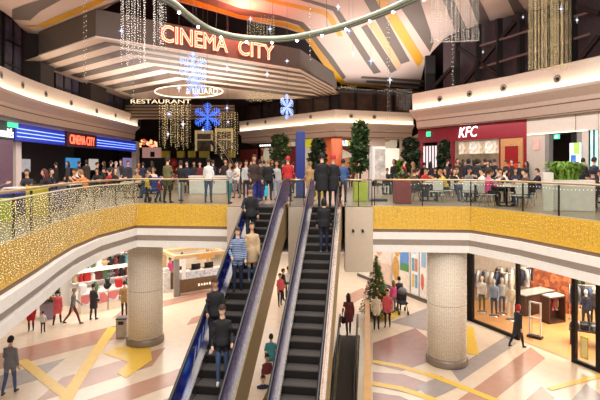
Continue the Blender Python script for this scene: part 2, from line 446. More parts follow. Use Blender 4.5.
# round air nozzles set in the parapets
nz=thing('air_nozzle',(0,0,0),'x','vent')
m=MB(); m.lathe([(.20,0),(.21,.02),(.2,.05),(.15,.06),(.13,.02),(.13,0)],n=20); m.build('rim',mat('nozzle_rim','#8d8178',.4,.4),parent=nz,world=False)
m=MB(); m.lathe([(.02,.05),(.09,.045),(.10,.0),(.02,-.01)],n=16); m.build('core',black,parent=nz,world=False)
noz=[(PAR_L,[(0,75),(21.5,85),(45,94),(70.5,103),(96,111),(115,115.5),(130,118.5)],'left'),(PAR_C,[(248,124),(266,122),(311,117),(351,116),(374,117)],'back'),(PAR_R,[(440.5,99),(470,94),(504,88),(558,79)],'right')]
first=True; ordn=['nearest','second nearest','third nearest','fourth nearest','fifth nearest','sixth nearest','farthest']
for ln,pts,side in noz:
    for i,(x,y) in enumerate(pts):
        k=(x-300)/F; best=None
        for a,b in zip(ln,ln[1:]):
            den=(b[0]-a[0])-k*(b[1]-a[1])
            if abs(den)<1e-6: continue
            t=(k*a[1]-a[0])/den
            if -.05<=t<=1.05: best=(Vector(a)*(1-t)+Vector(b)*t,(Vector(b)-Vector(a)).normalized()); break
        if not best: continue
        p,t=best; n=Vector((t.y,-t.x)); z=CZ+(HZ-y)*p.y/F; z=min(12.15,max(11.6,z))
        if side=='left': lab='%s round air nozzle in the left upper parapet counted from the camera'%ordn[i]
        elif side=='back': lab='round air nozzle in the far central parapet, %s from its left end'%('first','second','third','fourth','fifth')[i]
        else: lab='round air nozzle in the right upper parapet, %s from its left end'%('first','second','third','fourth')[i]
        o=nz if first else dup(nz); first=False
        o['label']=lab; o['group']='air nozzles in the parapets'
        o.matrix_world=Matrix.Translation((p.x+n.x*.03,p.y+n.y*.03,z))@n.to_3d().to_track_quat('Z','Y').to_matrix().to_4x4()

# ---- undersides of the level above, roof, closing walls
m=MB()
a=offs(PAR_L,-1.2); m.poly([(x,y,9.94) for x,y in a]+[(-26,49,9.94),(-26,7,9.94)])
a=offs(PAR_C,-1.2); m.poly([(x,y,9.94) for x,y in a]+[(12,69,9.94),(-6.5,69,9.94)])
a=offs(PAR_R[1:],-1.2); m.poly([(x,y,9.94) for x,y in a]+[(22,9,9.94),(22,46,9.94),(10.5,46,9.94)])
struct(m.build('ceiling_food_court',mat('food_court_ceiling','#b8a89a',.7,var=.05)))
m=MB(); m.poly([(-26,9,18.7),(22,9,18.7),(22,69,18.7),(-26,69,18.7)]); struct(m.build('ceiling_roof',mat('roof_void','#2b1d22',.8,var=.2)))
m=MB(); m.poly([(-26,69,0),(22,69,0),(22,69,18.7),(-26,69,18.7)]); struct(m.build('wall_back',mat('back_wall','#3a2d28',.8,var=.2)))
m=MB(); m.poly([(-26,5,0),(-26,69,0),(-26,69,18.7),(-26,5,18.7)]); struct(m.build('wall_left',mat('left_wall','#2c2624',.8,var=.2)))
m=MB(); m.poly([(22,5,0),(22,69,0),(22,69,18.7),(22,5,18.7)]); struct(m.build('wall_right',mat('right_wall','#332b29',.8,var=.2)))
m=MB(); m.poly([(-26,40,0),(4.2,40,0),(4.2,40,4.22),(-26,40,4.22)]); struct(m.build('wall_lower_back',mat('bright_shop_wall','#f2ece6',.6,var=.02)))

# ---- level above: dark set-back walls with glazing and pilasters
m=MB(); L=offs(PAR_L,-1.5); sweep(m,[(0,11.2,0),(0,18.7,0)],L); struct(m.build('wall_left_upper',dark))
def at_px(line, x):
    k=(x-300)/F
    for a,b in zip(line,line[1:]):
        den=(b[0]-a[0])-k*(b[1]-a[1])
        if abs(den)<1e-6: continue
        t=(k*a[1]-a[0])/den
        if 0<=t<=1: return Vector(a)*(1-t)+Vector(b)*t,(Vector(b)-Vector(a)).normalized()
    best=None
    for a,b in zip(line,line[1:]):
        den=(b[0]-a[0])-k*(b[1]-a[1])
        if abs(den)<1e-6: continue
        t=(k*a[1]-a[0])/den; ex=max(-t,t-1)
        if best is None or ex<best[0]: best=(ex,Vector(a)*(1-t)+Vector(b)*t,(Vector(b)-Vector(a)).normalized())
    return best[1:]
pane=mat('dim_pane','#5a5566',.12,var=.25,scale=1.5); frm=mat('window_frame_dark','#151316',.5)
def wall_window(line, x0, x1, z0, z1, nm, nx=2, nz_=2, pm=None):
    p,_=at_px(line,x0); q,_=at_px(line,x1); t=(q-p).normalized(); n=Vector((t.y,-t.x)); a=math.atan2(t.y,t.x); w=(q-p).length
    c=(p+q)/2+n*.06
    mm=MB(); mm.box((c.x,c.y,(z0+z1)/2),(w,.05,z1-z0),a); o=struct(mm.build(nm,pm or pane))
    f=MB()
    for i in range(nx+1):
        s=p+t*(w*i/nx)+n*.1; f.box((s.x,s.y,(z0+z1)/2),(.12,.1,z1-z0),a)
    for j in range(nz_+1): f.box((c.x+n.x*.04,c.y+n.y*.04,z0+(z1-z0)*j/nz_),(w,.1,.1),a)
    struct(f.build('window_frame',frm,parent=o)); return o
Lw=offs(PAR_L,-1.5)
wall_window(Lw,2,20,12,17.5,'window_1',2,4); wall_window(Lw,54,78,12,14.1,'window_2',3,2); wall_window(Lw,103,122,12,14.1,'window_3',2,2)
m=MB()
for x,w,col in ((32,1.8,0),(87,3.2,0),(128,2.2,0)):
    p,t=at_px(Lw,x); n=Vector((t.y,-t.x)); p=p+n*.5; m.box((p.x,p.y,14.9),(w,1.0,7.4),math.atan2(t.y,t.x))
struct(m.build('pilaster_left',mat('pilaster_dark','#3a3332',.7,var=.1)))
# back upper glazing above the central shops
m=MB(); Lc=offs(PAR_C,-1.2); sweep(m,[(0,11.2,0),(0,14.55,0)],Lc); struct(m.build('wall_back_upper',darker))
for i,(x0,x1) in enumerate(((247,262),(263,280),(281,297),(298,313),(314,330))):
    wall_window(Lc,x0,x1,12.2,14.2,'window_%d'%(4+i),1,1,mat('smoky_pane','#4a3c36',.15,var=.35,scale=1.2))
for i,(x0,x1) in enumerate(((340,354),(356,372),(376,392),(394,410))):
    wall_window(Lc,x0,x1,12.2,14.3,'window_%d'%(9+i),1,1,mat('smoky_pane','#4a3c36'))
# right: dark wall with steel columns and braces
Lr=offs(PAR_R[1:],-3.0); m=MB()
def ztop(x,d):
    ys=[(420,60),(430,56),(447,36),(487,22),(545,7),(600,-8),(700,-36)]
    y=next((a[1]+(b[1]-a[1])*(x-a[0])/(b[0]-a[0]) for a,b in zip(ys,ys[1:]) if a[0]<=x<=b[0]),ys[0][1] if x<420 else ys[-1][1])
    return min(16.97,CZ+(HZ-y)*d/F)
Q_=resample(Lr,.8); xt=[(p.x,p.y,ztop(300+F*p.x/p.y,p.y)) for p in Q_]
for p,q in zip(xt,xt[1:]): m.poly([(p[0],p[1],11.2),(q[0],q[1],11.2),q,p])
struct(m.build('wall_right_upper',mat('mauve_dark_wall','#463a41',.7,var=.15)))
Lb=offs(PAR_R[1:],-2.4); st=mat('painted_steel','#1b181b',.5,.3,var=.1)
tr=thing('steel_bracing',(11,29,11.2),'dark steel columns and crossed braces behind the right parapet','structural frame')
def bp(x,y):
    p,_=at_px(Lb,x); return Vector((p.x,p.y,CZ+(HZ-y)*p.y/F))
for x in (430,457,478,499,521,573):
    p,_=at_px(Lb,x); mm=MB(); h_=ztop(x,p.y)-11.3; mm.box((p.x,p.y,11.3+h_/2),(.34 if x!=430 else .7,.34,h_)); mm.build('steel_column',st,parent=tr)
for a,b in (((456,46),(502,78)),((461,86),(515,22)),((523,30),(566,8)),((575,66),(599,36)),((575,6),(599,14)),((433,88),(455,64))):
    try:
        mm=MB(); mm.bar(bp(*a),bp(min(b[0],599),b[1]),.2,.24); mm.build('brace',st,parent=tr)
    except TypeError: pass
for y in (34,56):
    mm=MB(); mm.bar(bp(480,y+12),bp(590,y-22),.1,.12); mm.build('rail',mat('dim_rail','#6d5a58',.5),parent=tr)
p=bp(459,76); mm=MB(); mm.box((p.x+.4,p.y+.9,p.z),(1.3,.2,1.2),R(-60),bev=.04); mm.box((p.x+1.1,p.y+.5,p.z-.1),(.7,.2,.8),R(-60),1,.04)
tag(mm.build('lit_shop_panel',[mat('red_glow_panel','#e2543a',.5,emit=.8,ecol='#e0452c',var=.4,scale=3),mat('orange_glow','#e8a070',.5,emit=.6,var=.3)],loc=(p.x,p.y,11.3)),'blurred red lit shop panel behind the right parapet braces','sign')

# ================================================================ CEILINGS
ZC=17.0
pink=mat('pale_pink_ceiling','#dcc3b8',.6,var=.03); cgrey=mat('ceiling_grey_stripe','#6f625a',.6,var=.06); cyel=mat('ceiling_yellow_stripe','#e3a51e',.5,var=.06); ctan=mat('ceiling_tan_stripe','#dcb386',.6,var=.05)
def W(x,y,z=ZC):
    if y<-60: y=-60
    return G(x,y,z)
m=MB()
CPN=[0]
def cp(pts,mi,dz,z=ZC):
    CPN[0]+=1
    if dz: dz=.004+.0012*CPN[0]
    m.poly([tuple(W(x,y,z)-Vector((0,0,dz))) for x,y in pts],mi)
# base sheet: follows the bent atrium outline
base=[(150,-2),(182,3),(212,11),(240,19),(284,28),(300,33),(322,60),(340,83),(418,93.5),(425,62),(432,52),(447,36),(487,22),(545,7),(700,-60),(60,-60)]
cp(base,0,0)
# stripes that run along the outline and bend with it
def bend(up,lo,mi,dz): cp(up+lo[::-1],mi,dz)
bend([(100,-40),(240,8),(278,15),(303,22),(310,29),(333,58),(346,77)],[(100,-30),(240,15),(285,21),(298,25),(305,31),(328,60),(341,81)],1,.01)
bend([(100,-32),(240,15),(285,22),(300,27),(308,33),(326,58),(345,82)],[(100,-22),(240,18),(284,26),(297,31),(303,35),(320,60),(337,82)],2,.02)
bend([(180,-30),(270,-1),(304,6),(324,10),(333,16),(343,36)],[(180,-24),(270,2),(304,10),(322,14),(328,19),(338,36)],2,.01)
bend([(180,-40),(300,-3),(322,3),(337,7),(346,20),(372,60),(381,72)],[(180,-34),(300,0),(320,6),(333,11),(339,21),(364,60),(374,74)],1,.02)
cp([(361,27),(367,24),(397,70),(391,73)],1,.01); cp([(368,23),(374,21),(404,62),(398,70)],3,.01)
cp([(340,-60),(352,-60),(376,0),(410,61),(401,64),(364,0)],1,.01); cp([(352,-60),(366,-60),(388,0),(424,59),(418,67),(376,0)],2,.015)
cp([(385,-60),(405,-60),(420,0),(434,42),(430,52),(399,5)],1,.01)
cp([(425,-60),(438,-60),(454,0),(467,29),(456,33),(443,0)],1,.01)
cp([(455,-60),(468,-60),(480,0),(490,21),(478,25),(469,0)],1,.01)
cp([(492,-60),(505,-60),(518,0),(527,12),(515,15),(508,0)],1,.01); cp([(530,-60),(545,-60),(556,-5),(566,0),(552,4)],1,.01)
# lower soffit rows between the diagonals and the back wall
for a,b in ((76,78),(80,82.5),(85,87)):
    cp([(362+ (a-76)*1.2,a),(424,a+4),(424,b+4.5),(358+(b-76)*1.2,b)],1,.012)
cp([(340,82),(372,85),(418,91.5),(418,94),(372,87.5),(340,84)],2,.02)
struct(m.build('ceiling',[pink,cgrey,cyel,ctan]))
# near left striped soffit
m=MB()
cp([(-30,-10),(-2,8),(12,18),(20,27),(28,33),(42,34.5),(70,22),(106,8),(122,-1),(180,-60),(-30,-60)],0,0,15.5)
cp([(24,26.5),(45,26.5),(60,20.5),(92,7),(110,-2),(170,-50),(150,-55),(104,-5),(90,2.5),(52,18),(38,25),(24,25)],2,.01,15.5)
cp([(12,9),(38,0),(60,-9),(75,-16),(82,-12),(62,-1),(40,11),(30,20),(12,19)],1,.01,15.5)
cp([(73,18),(92,10),(122,-2),(130,-4),(112,4),(71,23)],1,.01,15.5)
struct(m.build('ceiling_left',[pink,cgrey,cyel]))
# grey fascia of the cinema portal and the striped soffit behind it
PF=[(-15.9,29.2),(-10.6,24.9),(0,33.5),(2.9,41.5),(3.6,47)]
m=MB(); sweep(m,[(0,15.45,0),(0,14.05,1),(.02,14.05,1),(.02,13.98,1),(-.05,13.98,1)],PF); struct(m.build('trim_6',[greybrown,cream]))
m=MB(); PFx=[(-17.5,30.5)]+PF[1:4]+[(4.6,48)]
m.poly([(x,y,14.0) for x,y in PFx]+[(-17.5,48,14)])
def vst(k0,k1,mi):
    A=[(x+.12*k0,y+k0) for x,y in [(-17.5,30.5)]+PF[1:4]+[(5.2,49)]]; B=[(x+.12*k1,y+k1) for x,y in [(-17.5,30.5)]+PF[1:4]+[(5.2,49)]]
    for i in range(4): m.poly([(*A[i],13.985),(*A[i+1],13.985),(*B[i+1],13.985),(*B[i],13.985)],mi)
for k0,k1,mi in ((.9,1.7,1),(2.7,3.7,1),(4.8,6.0,1),(7.2,8.4,1),(9.6,11.2,1),(12.4,14.2,1)): vst(k0,k1,mi)
struct(m.build('ceiling_portal',[mat('portal_soffit','#e6d2c0',.4,var=.04),mat('portal_stripe','#5c4c42',.4,var=.08)]))
# portal back: brown slatted bridge and dark interior
m=MB(); m.box((-11.6,46.5,12.5),(10.5,.3,1.4)); 
for i in range(5): m.box((-11.6,46.3,11.9+.3*i),(10.5,.12,.1),0,1)
struct(m.build('trim_7',[mat('bridge_brown','#4a3a30',.6),mat('bridge_slat','#8a7058',.5)]))
# ================================================================ ESCALATORS
SL=.577; RUN=.362; ang=math.atan(YAW)
dkstep=grooves('step_tread','#4a4542','#6d6661',38,.45,.3,axis='X'); riser=grooves('step_riser','#1e1c1c','#332f2e',38,.5,.2,axis='X')
comb=mat('comb_plate','#8f8a84',.35,.9,var=.1)
hand=mat('handrail_rubber','#17131d',.3,var=.05,coat=.3)
outerclad=mat('olive_tan_cladding','#a18a60',.42,.35,var=.05); skirt=mat('satin_steel_deck','#d8d0c8',.22,1.,var=.05)
purple=speckle('purple_film',['#231a52','#2f2470','#1d1546','#41348a','#271d5e','#8078b4','#2a2066','#362b78'],14,.38)
navy,nt_,b_=nodes_of('blue_advert_film')
tc=nt_.nodes.new('ShaderNodeTexCoord'); n1=nt_.nodes.new('ShaderNodeTexNoise'); n1.inputs['Scale'].default_value=.9; n1.inputs['Detail'].default_value=2
rr=nt_.nodes.new('ShaderNodeValToRGB'); e=rr.color_ramp.elements
e[0].position=.40; e[0].color=(*lin(hx('#141450')),1); e[1].position=.62; e[1].color=(*lin(hx('#1d2f96')),1); q=e.new(.72); q.color=(*lin(hx('#3a78d8')),1)
nt_.links.new(tc.outputs['Object'],n1.inputs['Vector']); nt_.links.new(n1.outputs['Fac'],rr.inputs['Fac']); nt_.links.new(rr.outputs['Color'],b_.inputs['Base Color']); b_.inputs['Roughness'].default_value=.12
tintglass=glass('tinted_balustrade_glass','#d9c8c0',.16)
H0=10.14; YT=H0                            # horizontal run of the incline (local y of its top)
def nose(y): return min(UP,max(0.,y*UP/H0))
def prof_line(h, y0=-1.1, y1=H0+1.25, n=6):
    pts=[(y0,h),(-.5,h)]
    for i in range(1,n): 
        t=i/n; y=-.5+t; pts.append((y,h+ (UP/H0)*(t*t)/2))
    pts.append((.5,h+UP/H0*.5)); pts.append((H0-.5,h+UP-UP/H0*.5))
    for i in range(1,n):
        t=i/n; y=H0-.5+t; pts.append((y,h+UP-UP/H0*((1-t)**2)/2))
    pts+=[(H0+.5,h+UP),(y1,h+UP)]
    return pts
def ribbon(mb,lo,hi,x0,x1,mi=0):           # slab between two profile lines, x0..x1 thick
    n=len(lo); vs=[]
    for (y,z),(y2,z2) in zip(lo,hi): vs+=[(x0,y,z),(x1,y,z),(x1,y2,z2),(x0,y2,z2)]
    fs=[(0,1,2,3),tuple(4*(n-1)+i for i in (3,2,1,0))]
    for i in range(n-1):
        for k in range(4): fs.append((4*i+k,4*i+(k+1)%4,4*i+4+(k+1)%4,4*i+4+k))
    return mb.add(vs,fs,mi)
def escalator(v,label,films,clads):
    top=Vector(E(v,17,0)); loc=(top.x-math.sin(ang)*H0,17-math.cos(ang)*H0,0)
    t=thing('escalator',loc,label,'escalator',rz=-ang)
    # steps: every step a tread with a riser
    sm=MB(); hgt=UP/H0*RUN
    sm.box((0,RUN/2+.01,-.02),(.8,RUN,.04),0,0); sm.add([(-.4,.0,-.04),(.4,.0,-.04),(.4,.03,-hgt-.02),(-.4,.03,-hgt-.02)],[(0,1,2,3)],1)
    sm.box((0,.012,-.012),(.8,.025,.026),0,2)
    me=sm.mesh('step',[dkstep,riser,mat('step_edge','#6c655f',.4,.5,var=.05)])
    n=int(H0/RUN)
    for i in range(n+1):
        y=i*RUN
        o=bpy.data.objects.new('step',me); COL.objects.link(o); o.parent=t; o.location=(0,y,nose(y)+.005)
    mm=MB(); mm.box((0,H0+.75,UP+.012),(.82,.78,.02)); mm.build('comb_plate',comb,parent=t,world=False)
    mm=MB(); ribbon(mm,prof_line(-1.05),prof_line(-.25),-.44,.44); mm.build('truss',darksteel,parent=t,world=False)
    for s,fm,cl in ((-1,films[0],clads[0]),(1,films[1],clads[1])):
        mm=MB(); ribbon(mm,prof_line(-.12),prof_line(.16),s*.405,s*.425); mm.build('skirt_panel',skirt,parent=t,world=False)
        mm=MB(); ribbon(mm,prof_line(.10),prof_line(.16),s*.41,s*.585); mm.build('deck',skirt,parent=t,world=False)
        mm=MB(); ribbon(mm,prof_line(.16,-1.0,H0+1.1),prof_line(.92,-1.0,H0+1.1),s*.49,s*.515); bal=mm.build('balustrade_panel',fm,parent=t,world=False)
        mm=MB(); ribbon(mm,prof_line(-1.08,-1.1,H0-.2),prof_line(.11,-1.1,H0-.2),s*.57,s*.6); mm.build('side_cladding',cl,parent=t,world=False)
        P=prof_line(.97); x=s*.503
        pts=[Vector((x,y,z)) for y,z in P]
        y1,z1=P[-1]; y0,z0=P[0]
        arc=[Vector((x,y1+.33*math.sin(a),z1-.33+.33*math.cos(a))) for a in (R(30),R(65),R(100),R(140),R(175))]
        arc0=[Vector((x,y0-.33*math.sin(a),z0-.33+.33*math.cos(a))) for a in (R(175),R(140),R(100),R(65),R(30))]
        mm=MB(); mm.tube(arc0+pts+arc,.042,8); mm.build('handrail',hand,parent=bal,world=False)
        # rounded newel ends of the panel
        for yy,zz,sg in ((H0+1.1,UP,1),(-1.0,0,-1)):
            fan=[(yy,zz+.16),(yy,zz+.92)]+[(yy+sg*.33*math.sin(R(a))*1.25,zz+.59+.33*math.cos(R(a))) for a in (20,45,70,95,120,150,180)]
            mm=MB(); n2=len(fan)
            mm.add([(s*.49,y,z) for y,z in fan]+[(s*.515,y,z) for y,z in fan],[tuple(range(n2)),tuple(range(2*n2-1,n2-1,-1))]+[(i,n2+i,n2+(i+1)%n2,(i+1)%n2) for i in range(n2)]); mm.build('newel_panel',fm,parent=bal,world=False)
    return t
ESC_R=escalator(0,'escalator right of the pair, carrying one woman in black up to the food court',(purple,tintglass),(outerclad,outerclad))
ESC_L=escalator(-1.98,'escalator left of the pair, crowded with people riding down between blue glass sides',(navy,purple),(mat('grey_cladding','#8a857c',.4,.4),outerclad))
# white slanted lettering strokes on the blue side panel are part of its film (unreadable in the photograph)
mm=MB()
for k,(y,w) in enumerate(((4.0,.10),(4.25,.16),(4.55,.08),(4.75,.2),(5.1,.12),(5.35,.18),(5.65,.1))):
    z=nose(y)+.42; mm.add([(-.486,y,z),(-.486,y+w,z+w*.58),(-.486,y+w+.12,z+.34+w*.58),(-.486,y+.12,z+.34)],[(0,1,2,3)])
mm.build('advert_strokes',mat('pale_blue_print','#b9c4ea',.4,var=.1),parent=ESC_L,world=False)

# ramps (moving walkways) to the basement
belt=grooves('walkway_belt','#2a2422','#453a35',40,.5,.1,axis='X')
def ramp(v0,v1,label,slope=.27):
    a=Vector(E((v0+v1)/2,20.6,0)); t=thing('moving_walkway',(a.x,a.y,-.02),label,'moving walkway')
    Y1=8.2
    def q(v,d,h=0): return E(v,d,-slope*(20.6-d)+h-.02)
    mm=MB(); mm.add([q(v0+.1,20.6),q(v1-.1,20.6),q(v1-.1,Y1),q(v0+.1,Y1),q(v0+.1,20.6,-.15),q(v1-.1,20.6,-.15),q(v1-.1,Y1,-.15),q(v0+.1,Y1,-.15)],[(0,1,2,3),(7,6,5,4),(0,3,7,4),(1,5,6,2),(0,4,5,1),(3,2,6,7)]); mm.build('belt',belt,parent=t)
    for v in (v0+.07,v1-.07):
        mm=MB(); mm.add([q(v-.015,20.5,.15),q(v+.015,20.5,.15),q(v+.015,Y1,.15),q(v-.015,Y1,.15),q(v-.015,20.5,.86),q(v+.015,20.5,.86),q(v+.015,Y1,.86),q(v-.015,Y1,.86)],[(0,1,2,3),(4,7,6,5),(0,4,5,1),(1,5,6,2),(2,6,7,3),(3,7,4,0)]); mm.build('glass_side',glass('green_ramp_glass','#a9c2ae',.2),parent=t)
        mm=MB(); mm.tube([q(v,20.75,.3),q(v,20.85,.6),q(v,20.7,.88),q(v,20.4,.9),q(v,Y1,.9)],.04,8); mm.build('handrail',hand,parent=t)
        mm=MB(); mm.bar(q(v,20.5,.08),q(v,Y1,.08),.12,.16); mm.build('skirting',skirt,parent=t)
    return t
ramp(.26,1.16,'narrow dark moving walkway sloping to the basement right of the escalators')
ramp(-1.7,-.6,'shadowed moving walkway with riders seen through the gap between the escalators')
# barrier with a wooden top along the opening
a=E(1.5,16,0); t=thing('floor_opening_barrier',(a[0],a[1],0),'glass barrier with a tan wooden top beside the walkway opening','railing')
for i in range(7):
    d0,d1=22.3-i*2,22.3-i*2-1.94; mm=MB()
    p,q=Vector(E(1.5,d0,.03)),Vector(E(1.5,d1,.03)); mm.bar((p.x,p.y,.5),(q.x,q.y,.5),.02,.94); mm.build('glass_panel',clear,parent=t)
    mm=MB(); mm.box((p.x,p.y,.49),(.06,.05,.95)); mm.build('post',darksteel,parent=t)
mm=MB(); mm.bar(E(1.52,22.4,1.0),E(1.52,8,1.0),.2,.06); mm.build('top_rail',mat('tan_wood_rail','#d3a163',.4,var=.08,scale=3),parent=t)

# ================================================================ PEOPLE
def seg_d(p,a,b):
    ab=b-a; t=np.clip(((p-a)@ab)/max(1e-9,ab@ab),0,1); return np.linalg.norm(p-(a+t[:,None]*ab),axis=1),t
def rotx(v,a): c,s=math.cos(a),math.sin(a); return np.array([v[0],v[1]*c-v[2]*s,v[1]*s+v[2]*c])
def head_mesh(mb,c,yaw=0.,pitch=0.):
    """face towards -y: slots 0 skin, 4 eye, 5 lips"""
    tmp=MB(); n,mm=20,16; vs=[];fs=[]
    for i in range(mm+1):
        th=PI*i/mm
        for k in range(n):
            a=2*PI*k/n; x=math.sin(th)*math.sin(a); y=-math.sin(th)*math.cos(a); z=math.cos(th)
            X,Y,Z=x*.077,y*.097,z*.122
            if z<0: X*=1+.28*z; Y*=1+.10*z
            if z<-.3 and y<0: Y-=.012*(-z)             # chin
            f=max(0,-y)*max(0,1-abs(x)*4.2)
            if -.42<z<.12: Y-=.024*f*(1-abs(z+.22)/.34 if abs(z+.22)<.34 else 0)   # nose
            if .0<z<.25 and y<0: Y+=.007*max(0,1-abs(abs(x)-.4)/.22)               # eye sockets
            vs.append((X,Y,Z))
    for i in range(mm):
        for k in range(n): fs.append((i*n+k,(i+1)*n+k,(i+1)*n+(k+1)%n,i*n+(k+1)%n))
    tmp.add(vs,fs,0,True)
    for s in (-1,1):
        tmp.ball((s*.072,.008,-.005),.022,(.45,.8,1.3),8,6,0)
        tmp.ball((s*.028,-.081,.015),.0105,(1.25,.6,.75),8,6,4)
        tmp.ball((s*.028,-.088,.036),.013,(1.5,.4,.3),6,4,4)
    tmp.ball((0,-.089,-.062),.021,(1.1,.45,.32),8,6,5)
    o=len(mb.v); cy,sy=math.cos(yaw),math.sin(yaw)
    for i in range(len(tmp.v)):
        p=rotx(np.array(tmp.v[i]),-pitch if False else pitch); tmp.v[i]=(c[0]+p[0]*cy-p[1]*sy,c[1]+p[0]*sy+p[1]*cy,c[2]+p[2])
    mb.add(tmp.v,tmp.f,0,True); mb.m[-len(tmp.f):]=tmp.m
def hand_mesh(mb,w,d,side,curl=.5):
    """palm, four unequal bent fingers and a thumb; d = forearm direction, palm plane roughly sagittal"""
    d=Vector(d).normalized(); acr=Vector((0,-1,0)) if abs(d.z)>.6 else Vector((0,0,1)); acr=(acr-d*acr.dot(d)).normalized()
    nrm=d.cross(acr)*(1 if side<0 else -1)   # towards the palm
    w=Vector(w)
    mb.tube([w-d*.02,w+d*.03,w+d*.07,w+d*.092],[.026,.032,.036,.03],8,0)
    for i,(o,l) in enumerate(((.028,.072),(.009,.082),(-.010,.077),(-.027,.06))):
        b=w+d*.085+acr*o; p=[b]; a=0; q=b
        for s,(f,c) in enumerate(((.45,.35),(.30,.6),(.25,.5))):
            a+=c*curl; q=q+(d*math.cos(a)+nrm*math.sin(a))*l*f; p.append(q)
        mb.tube(p,[.0105,.0098,.0088,.007],6,0)
    b=w+d*.03+acr*.03; mb.tube([b,b+acr*.03+d*.02+nrm*.008,b+acr*.036+d*.055+nrm*.02],[.013,.0115,.008],6,0)
HAIR={}
def hair_mesh(style):
    if style in HAIR: return HAIR[style]
    mb=MB(); n,mm=22,16; vs=[]; keep={}
    for i in range(mm+1):
        th=PI*i/mm
        for k in range(n):
            a=2*PI*k/n; x=math.sin(th)*math.sin(a); y=-math.sin(th)*math.cos(a); z=math.cos(th)
            r=1.16
            X,Y,Z=x*.078*r,y*.099*r+.004,z*.121*r
            if style=='long' and z<.0 and y>-.35: Z=Z*2.6-.02; Y=Y*.9+.03; X*=1.15
            if style=='bob' and z<.0 and y>-.35: Z=Z*1.25; X*=1.15; Y=Y*.95
            if style=='beanie': X*=1.05;Y*=1.05;Z*=1.08
            if style=='hood': X*=1.28;Y=Y*1.25+.02;Z*=1.2
            vs.append((X,Y,Z)); keep[i*n+k]=(x,y,z)
    fs=[]
    for i in range(mm):
        for k in range(n):
            q=(i*n+k,(i+1)*n+k,(i+1)*n+(k+1)%n,i*n+(k+1)%n)
            c=np.mean([keep[j] for j in q],axis=0); x,y,z=c
            if style=='short': ok=(z>.42) or (y>.05 and z>-.45) or (abs(x)>.75 and z>-.05 and y>-.35)
            elif style in('long','bob'): ok=(z>.5) or (y>-.25 and abs(x)>.2) or y>.0
            elif style=='beanie': ok=z>.22 or (y>.2 and z>-.15)
            elif style=='hood': ok=(y>-.35) or z>.75
            elif style=='bun': ok=(z>.45) or (y>.0 and z>-.4) or (abs(x)>.75 and z>-.05 and y>-.3)
            else: ok=False
            if ok: fs.append(q)
    mb.add(vs,fs,0,True)
    if style=='bun': mb.ball((0,.12,.06),.045,n=10,m=8)
    if False: mb.tube([(.083*math.cos(a)*1.06,.104*math.sin(a)*1.06+.004,.03+.012*math.sin(a)) for a in [2*PI*k/16 for k in range(16)]],.013,6,0,closed=True)
    me=mb.mesh('hair',[]); HAIR[style]=me; return me
BODY={}
